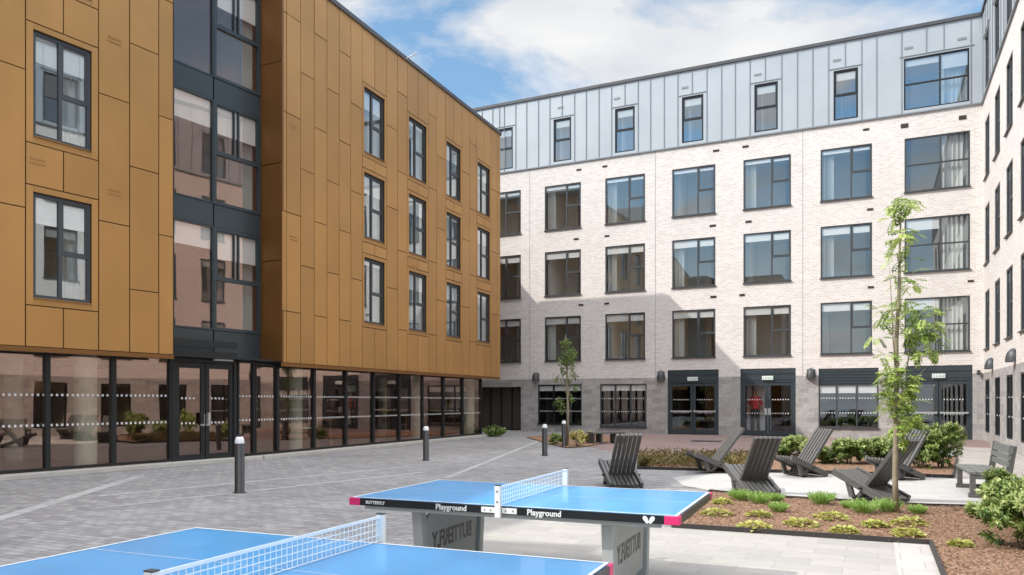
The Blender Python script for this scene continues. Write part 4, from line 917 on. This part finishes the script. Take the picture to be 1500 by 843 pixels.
# ================================================================== PERSON behind the second doors
def person(loc, rz, s):
    J = {'pel': (0, 0, .95), 'sp': (0, 0, 1.15), 'ch': (0, 0, 1.35), 'nk': (0, .0, 1.50), 'hd': (0, .01, 1.60), 'tp': (0, .01, 1.72)}
    me = bpy.data.meshes.new('body'); V = []; E = []; R = []
    def add(p, r, par=None):
        V.append(p); R.append(r)
        if par is not None: E.append((par, len(V) - 1))
        return len(V) - 1
    pel = add((0, 0, .95), (.155, .11)); sp = add((0, 0, 1.12), (.145, .10), pel); ch = add((0, 0, 1.34), (.18, .12), sp); nk = add((0, .0, 1.48), (.06, .06), ch); h0 = add((0, -.01, 1.58), (.075, .085), nk); h1 = add((0, -.005, 1.68), (.078, .09), h0); add((0, 0, 1.745), (.045, .05), h1)
    for s_ in (-1, 1):
        a = add((s_ * .17, 0, 1.40), (.065, .065), ch); b = add((s_ * .24, .02, 1.16), (.045, .045), a); c = add((s_ * .25, -.06, .93), (.033, .033), b); d = add((s_ * .245, -.09, .85), (.03, .018), c)
        for k in range(5): add((s_ * (.245 + (k - 2) * .004), -.12 - .02 * (k - 2), .78 + .012 * abs(k - 2)), (.009, .009), d)
        a = add((s_ * .09, 0, .88), (.095, .095), pel); b = add((s_ * .11, -.01, .50), (.06, .065), a); c = add((s_ * .12, .02, .09), (.042, .045), b); add((s_ * .13, -.13, .03), (.045, .03), c)
    me.from_pydata(V, E, []); o = bpy.data.objects.new('person', me); COL.objects.link(o)
    sk = o.modifiers.new('skin', 'SKIN'); sv = me.skin_vertices[0].data
    for i, r in enumerate(R): sv[i].radius = r
    sv[0].use_root = True; ss = o.modifiers.new('sub', 'SUBSURF'); ss.levels = 2; ss.render_levels = 2
    dg = bpy.context.evaluated_depsgraph_get(); dg.update(); m2 = bpy.data.meshes.new_from_object(o.evaluated_get(dg)); COL.objects.unlink(o); bpy.data.objects.remove(o)
    for m_ in ('skin', 'shirt', 'trouser', 'hair'): m2.materials.append(M[m_])
    for p_ in m2.polygons:
        z = p_.center.z; x = abs(p_.center.x); y = p_.center.y; p_.use_smooth = True
        if z > 1.47: p_.material_index = 3 if (z > 1.70 or (y > .03 and z > 1.58)) else 0
        elif z > 1.0 and (x < .2 or z > 1.15): p_.material_index = 1
        elif x > .2 and z > .7: p_.material_index = 0
        else: p_.material_index = 2 if z > .07 else 3
    ob = bpy.data.objects.new('person', m2); COL.objects.link(ob); ob.location = loc; ob.rotation_euler.z = rz; ob.scale = (s, s, s)
    tag(ob, 'man in a red top standing behind the glass of the second double doors', 'person'); return ob
u = FC.u(1106, -.42); p = FC.pt(u, -.45, .03); person(p, math.atan2(FC.n.y, FC.n.x) + PI / 2, 1.2)

# ================================================================== PLANTS
def rv(r): return Vector((r.gauss(0, 1), r.gauss(0, 1), r.gauss(0, 1))).normalized()
def pinnate(mb, p, d, Lr, r, pairs=6, lw=.03, ll=.085, droop=.5):
    d = d.normalized(); pos = p.copy(); side = d.cross(Vector((0, 0, 1)))
    side = side.normalized() if side.length > .01 else Vector((1, 0, 0)); step = Lr / pairs; sh = r.random()
    for k in range(pairs):
        dd_ = (d + Vector((0, 0, -droop * (k / pairs) ** 1.5))).normalized(); pos = pos + dd_ * step; nrm = side.cross(dd_)
        for s in (-1, 1):
            mb.leaf(pos, (side * s + dd_ * .45 + Vector((0, 0, -.15))), nrm + rv(r) * .3, ll * (1 - .3 * abs(k / pairs - .5)), lw, min(1, max(0, sh + r.uniform(-.25, .25))))
    mb.leaf(pos, dd_, nrm, ll, lw, sh)
# right-hand rowan
def tree_right():
    r = random.Random(5); base = G(1313, 755); Y = base.y; k = Y / FP
    W = lambda px, py, dy=0: Vector(((px - 1313) * k, dy, EYE - (py - HY) * k))
    t = empty('young_tree', base, 0, 'slender young tree with bright feathery leaves in the front mulch bed', 'tree')
    mb = MB(); tr = [W(1313, 757), W(1311, 700), W(1312, 640), W(1313, 560), W(1313, 500), W(1317, 430), W(1318, 360), W(1320, 310), W(1321, 285)]
    tr[0].z = 0; mb.tube(tr, [.045, .036, .034, .031, .028, .02, .014, .009, .004], 10); mb.build('trunk', M['bark'], t)
    br = [([W(1313, 540), W(1303, 500, -.1), W(1300, 450, -.12), W(1296, 372, -.1)], .012), ([W(1313, 560), W(1335, 535, .1), W(1342, 490, .15), W(1345, 455, .15)], .012),
          ([W(1314, 500), W(1324, 470, .2), W(1328, 420, .25)], .008), ([W(1313, 590), W(1328, 560, -.15), W(1345, 540, -.2)], .008), ([W(1313, 600), W(1303, 575, .15), W(1297, 550, .2)], .008),
          ([W(1313, 650), W(1322, 625, .1), W(1328, 600, .15)], .007)]
    mb = MB()
    for p, rr in br: mb.tube(p, [rr * (1 - .75 * i / (len(p) - 1)) for i in range(len(p))], 6)
    mb.build('branches', M['bark'], t)
    mb = MB()
    cl_ = [(1318, 300, 16, 22), (1310, 318, 10, 8), (1333, 300, 8, 7), (1322, 345, 15, 22), (1312, 375, 12, 10), (1328, 380, 9, 9), (1322, 410, 13, 12), (1334, 420, 10, 7), (1318, 450, 15, 18), (1300, 470, 11, 9), (1336, 455, 9, 6), (1290, 455, 8, 5), (1350, 465, 20, 34), (1338, 490, 18, 26), (1360, 490, 14, 20), (1345, 515, 14, 18), (1366, 515, 8, 6), (1285, 495, 7, 4),
           (1312, 545, 16, 22), (1322, 560, 15, 26), (1306, 575, 14, 26), (1318, 598, 15, 32), (1328, 620, 14, 26), (1308, 545, 10, 16), (1322, 580, 12, 20), (1310, 560, 11, 10), (1320, 640, 9, 9), (1300, 520, 9, 7)]
    for px, py, rad, n in cl_:
        for _ in range(int(n * 1.1)):
            c = W(px, py) + rv(r) * rad * .85 * k * r.random() ** .4 * Vector((1, 1, 1)).length / 1.73
            c.y = r.gauss(0, rad * k * .8); dx = c.x - W(px, py).x
            d = Vector((dx * 4 + r.gauss(0, .5), r.gauss(0, .7), r.uniform(-.5, .5)))
            pinnate(mb, c, d, r.uniform(.14, .23), r, pairs=r.choice((5, 6, 7)), lw=.026, ll=.062, droop=.9)
    mb.build('crown', M['rowan'], t)
def tree_left():
    r = random.Random(8); base = G(831, 655); Y = base.y; k = Y / FP
    W = lambda px, py, dy=0: Vector(((px - 831) * k, dy, EYE - (py - HY) * k))
    t = empty('small_tree', base, 0, 'small sparse tree in the shade of the back building, near the pair of bollards', 'tree')
    tr = [W(831, 655), W(832, 600), W(831, 560), W(830, 520), W(828, 490)]; tr[0].z = 0
    mb = MB(); mb.tube(tr, [.05, .045, .035, .022, .008], 8); mb.build('trunk', M['bark'], t)
    mb = MB()
    for p in ([W(831, 590), W(838, 560, .2), W(841, 530, .3)], [W(831, 580), W(822, 560, -.2), W(814, 552, -.3)], [W(831, 570), W(822, 545), W(825, 520)], [W(832, 610), W(824, 590, .3), W(814, 585, .4)]):
        mb.tube(p, [.02, .012, .005], 6)
    mb.build('branches', M['bark'], t); mb = MB()
    for px, py, rad, n in [(829, 503, 8, 110), (833, 520, 12, 230), (828, 530, 12, 200), (838, 535, 8, 70), (825, 545, 6, 40), (840, 550, 6, 40), (816, 555, 7, 35), (832, 558, 5, 30), (820, 590, 9, 50), (836, 585, 6, 35), (824, 600, 7, 30), (842, 570, 5, 25)]:
        for _ in range(n): mb.leaf(W(px, py) + rv(r) * rad * k * r.random() ** .5, rv(r), rv(r), r.uniform(.07, .13), .05, r.random())
    mb.build('crown', M['dusk_leaf'], t)
tree_right(); tree_left()
def shrub(loc, w_, d_, h_, n, mat, label, cat='shrub', L=.09, Wd=.035, group=None, name='shrub', seed=1, up=.5, sc_=None):
    r = random.Random(seed); t = empty(name, loc, 0, label, cat, group); mb = MB()
    for k in range(7): a = r.uniform(0, 6.28); q = r.uniform(.2, .8); mb.tube([(0.05 * math.cos(a), .05 * math.sin(a), 0), (w_ / 2 * q * math.cos(a), d_ / 2 * q * math.sin(a), h_ * .85)], [.012, .004], 5)
    mb.build('stems', M['bark'], t); mb = MB(); ns = max(8, n // 14)
    lobes = [(Vector((r.uniform(-.6, .6), r.uniform(-.6, .6), r.uniform(.25, .8))), r.uniform(.25, .45)) for _ in range(9)]
    for _ in range(ns):   # shoots carrying leaves in whorls
        lc, lr = r.choice(lobes); v = rv(r); v.z = abs(v.z) * .9 + .05 if r.random() < .8 else v.z
        p = lc + v * lr; d = (v + Vector((0, 0, up))).normalized()
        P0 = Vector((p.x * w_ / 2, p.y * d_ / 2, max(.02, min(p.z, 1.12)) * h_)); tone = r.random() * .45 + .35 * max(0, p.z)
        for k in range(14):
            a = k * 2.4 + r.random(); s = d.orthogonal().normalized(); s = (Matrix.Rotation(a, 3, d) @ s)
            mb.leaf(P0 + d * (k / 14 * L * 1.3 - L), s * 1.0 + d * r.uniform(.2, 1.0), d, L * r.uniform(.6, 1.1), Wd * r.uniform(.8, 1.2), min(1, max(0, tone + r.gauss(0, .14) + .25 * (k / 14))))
    mb.build('foliage', mat, t); return t
# foreground hedge plants along the right edge
hg = [((8.42 * .98 - .55, 10.6), .9, .62, 'glossy shrub at the right edge of the front bed, farthest of the hedge plants there'), ((6.55, 9.3), 1.05, .66, 'large glossy shrub at the right edge of the front bed, middle hedge plant'), ((5.72, 7.95), 1.0, .62, 'large glossy shrub nearest the camera at the lower right corner'), ((7.6, 9.6), 1.0, .70, 'glossy shrub at the outer right edge, behind the middle hedge plant')]
hg = [((7.05, 10.5), 1.0, .60, hg[0][3]), ((6.5, 9.4), 1.2, .62, hg[1][3]), ((5.38, 7.75), 1.2, .56, hg[2][3]), ((7.2, 9.8), 1.4, .74, hg[3][3]), ((5.88, 8.55), 1.2, .62, 'large glossy shrub at the right edge, second hedge plant from the camera')]
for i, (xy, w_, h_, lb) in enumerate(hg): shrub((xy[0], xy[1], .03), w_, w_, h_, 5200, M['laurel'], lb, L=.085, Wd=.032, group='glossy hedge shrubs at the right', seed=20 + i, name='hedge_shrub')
bs = [(1152, 672, 44, 26, 'rounded green shrub in the back bed between two loungers'), (1207, 683, 38, 32, 'green shrub in the back bed right of the sunlit lounger'), (1243, 683, 42, 34, 'dense green shrub in the back bed, middle of the row'), (1283, 682, 42, 34, 'green shrub in the back bed left of the tall lounger back'),
      (1345, 689, 56, 48, 'tall green shrub behind the hidden lounger'), (1378, 689, 50, 58, 'tallest green shrub at the right end of the back bed')]
for i, (px, py, wp_, hp_, lb) in enumerate(bs):
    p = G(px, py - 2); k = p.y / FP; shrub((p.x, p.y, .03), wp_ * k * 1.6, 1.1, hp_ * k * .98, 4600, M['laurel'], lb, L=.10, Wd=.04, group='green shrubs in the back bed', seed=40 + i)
p = G(1326, 676); k = p.y / FP; shrub((p.x, p.y, .03), 50 * k, .8, 66 * k, 1800, M['rowan'], 'bright yellow-green upright shrub behind the slender tree trunk', L=.13, Wd=.05, seed=60, up=1.2)
for i, (px, py, wp_, hp_, lb) in enumerate([(846, 655, 26, 21, 'bright yellow low shrub between the small tree and the low bench'), (862, 650, 14, 14, 'smaller yellow-green plant touching the low bench'), (816, 652, 26, 14, 'dark green low plant between the two close bollards'), (1096 - 150, 686, 18, 16, 'low brown-green plant at the left end of the back bed')]):
    p = G(px, py); k = p.y / FP; shrub((p.x, p.y, .03), wp_ * k, .8, hp_ * k, 900, M['lime' if i < 2 else ('laurel' if i == 2 else 'cover')], lb, L=.10, Wd=.04, seed=70 + i, name='low_shrub', cat='plant')
# spiky plant at the passage
def tuft(loc, rad, h_, n, mat, label, seed, name='grass_tuft', wd=.006, group=None, cat='plant', spread=.7):
    r = random.Random(seed); t = MB()
    for _ in range(n):
        a = r.uniform(0, 6.28); q = r.random() ** .5; b = Vector((rad * .45 * q * math.cos(a), rad * .45 * q * math.sin(a), 0)); tip = Vector((math.cos(a) * spread * q + r.gauss(0, .15), math.sin(a) * spread * q + r.gauss(0, .15), 1)).normalized()
        hh = h_ * r.uniform(.55, 1.05); nrm = Vector((math.cos(a), math.sin(a), .2))
        t.leaf(b, tip, nrm, hh, wd * r.uniform(.7, 1.4), min(1, max(0, r.gauss(.5, .25))))
        for k in range(3): t.leaf(b + tip * hh * (.35 + .2 * k), tip + rv(r) * .7, rv(r), hh * .22, wd * 1.3, min(1, max(0, r.gauss(.6, .25))))
    o = t.build(name, mat); o.location = loc; tag(o, label, cat, group); return o
p = G(724, 640); tuft(p, .5, .62, 90, M['laurel'], 'spiky green plant on the ground at the dark passage by the building corner', 90, 'spiky_plant', .07, spread=1.1)
tf = [(1084, 733, 32, 'feathery green tuft at the left end of the front bed, beside the rear-facing lounger'), (1112, 738, 34, 'feathery green tuft below the rear-facing lounger'), (1140, 750, 28, 'feathery green tuft nearest to the lime plants on the left'), (1136, 735, 24, 'small feathery tuft against the patio edge'), (1203, 739, 36, 'feathery green tuft standing alone in the middle of the patio edge'),
      (1243, 745, 22, 'smaller feathery tuft left of the pair under the large lounger'), (1265, 752, 40, 'large feathery green tuft under the large dark lounger'), (1300, 750, 38, 'feathery green tuft just left of the tree trunk'), (1344, 753, 26, 'feathery grey-green tuft right of the tree trunk')]
for i, (px, py, wp_, lb) in enumerate(tf):
    p = G(px, py, .03); k = p.y / FP; tuft(p, wp_ * k * .62, wp_ * k * .62, 260, M['tuft'], lb, 100 + i, 'herb_tuft', .009, 'feathery green tufts along the bed', spread=.75)
lm = [(1112, 757, 26, 'small lime plant behind the leftmost lime plant'), (1104, 775, 36, 'flat lime-leaved plant at the left by the slab edge'), (1174, 770, 34, 'flat lime plant in the open mulch, second from the left'), (1219, 761, 36, 'flat lime plant below the lone feathery tuft'), (1236, 781, 30, 'flat lime plant close to the slab edge in the middle'), (1281, 772, 28, 'yellow lime plant left of the tree foot'), (1332, 769, 36, 'lime plant at the foot of the tree trunk'), (1328, 785, 34, 'lime plant in front of the tree foot, near the slab edge'), (1050, 755, 34, 'yellow-green plant at the right corner of the ping-pong table'), (1058, 738, 20, 'little yellow-green plant at the far left corner of the bed'), (1408, 800, 20, 'small lime seedling in the mulch near the hedge')]
for i, (px, py, wp_, lb) in enumerate(lm):
    p = G(px, py, .03); k = p.y / FP; r = random.Random(130 + i); mb = MB(); R_ = wp_ * k * .6
    for _ in range(150):
        a = r.uniform(0, 6.28); q = r.random() ** .6; b = Vector((R_ * q * math.cos(a), R_ * q * math.sin(a), R_ * .35 * (1 - q * q) + .01)); mb.leaf(b, Vector((math.cos(a), math.sin(a), r.uniform(-.1, .5))) + rv(r) * .4, Vector((0, 0, 1)) + rv(r) * .4, r.uniform(.05, .085), r.uniform(.04, .06), min(.95, r.random() * (.8 if r.random() < .85 else 1.1)))
    o = mb.build('ground_plant', M['lime']); o.location = p; tag(o, lb, 'plant', 'flat lime plants in the mulch')
# low ground cover in the back bed
r = random.Random(5); mb = MB(); k = 0; poly = gp((936, 685), (1080, 689), (1120, 689), (1120, 673), (936, 672))
xs = [p[0] for p in poly]; ys = [p[1] for p in poly]
while k < 5200:
    p = (r.uniform(min(xs), max(xs)), r.uniform(min(ys), max(ys)))
    if not in_poly(p, poly): continue
    k += 1; mb.leaf(Vector((p[0], p[1], .03 + r.random() ** 1.5 * .26)), rv(r), Vector((0, 0, 1)) + rv(r), r.uniform(.06, .12), .04, r.random())
o = mb.build('ground_cover', M['cover']); tag(o, 'low brown and green ground cover along the back bed', 'ground cover', kind='stuff')
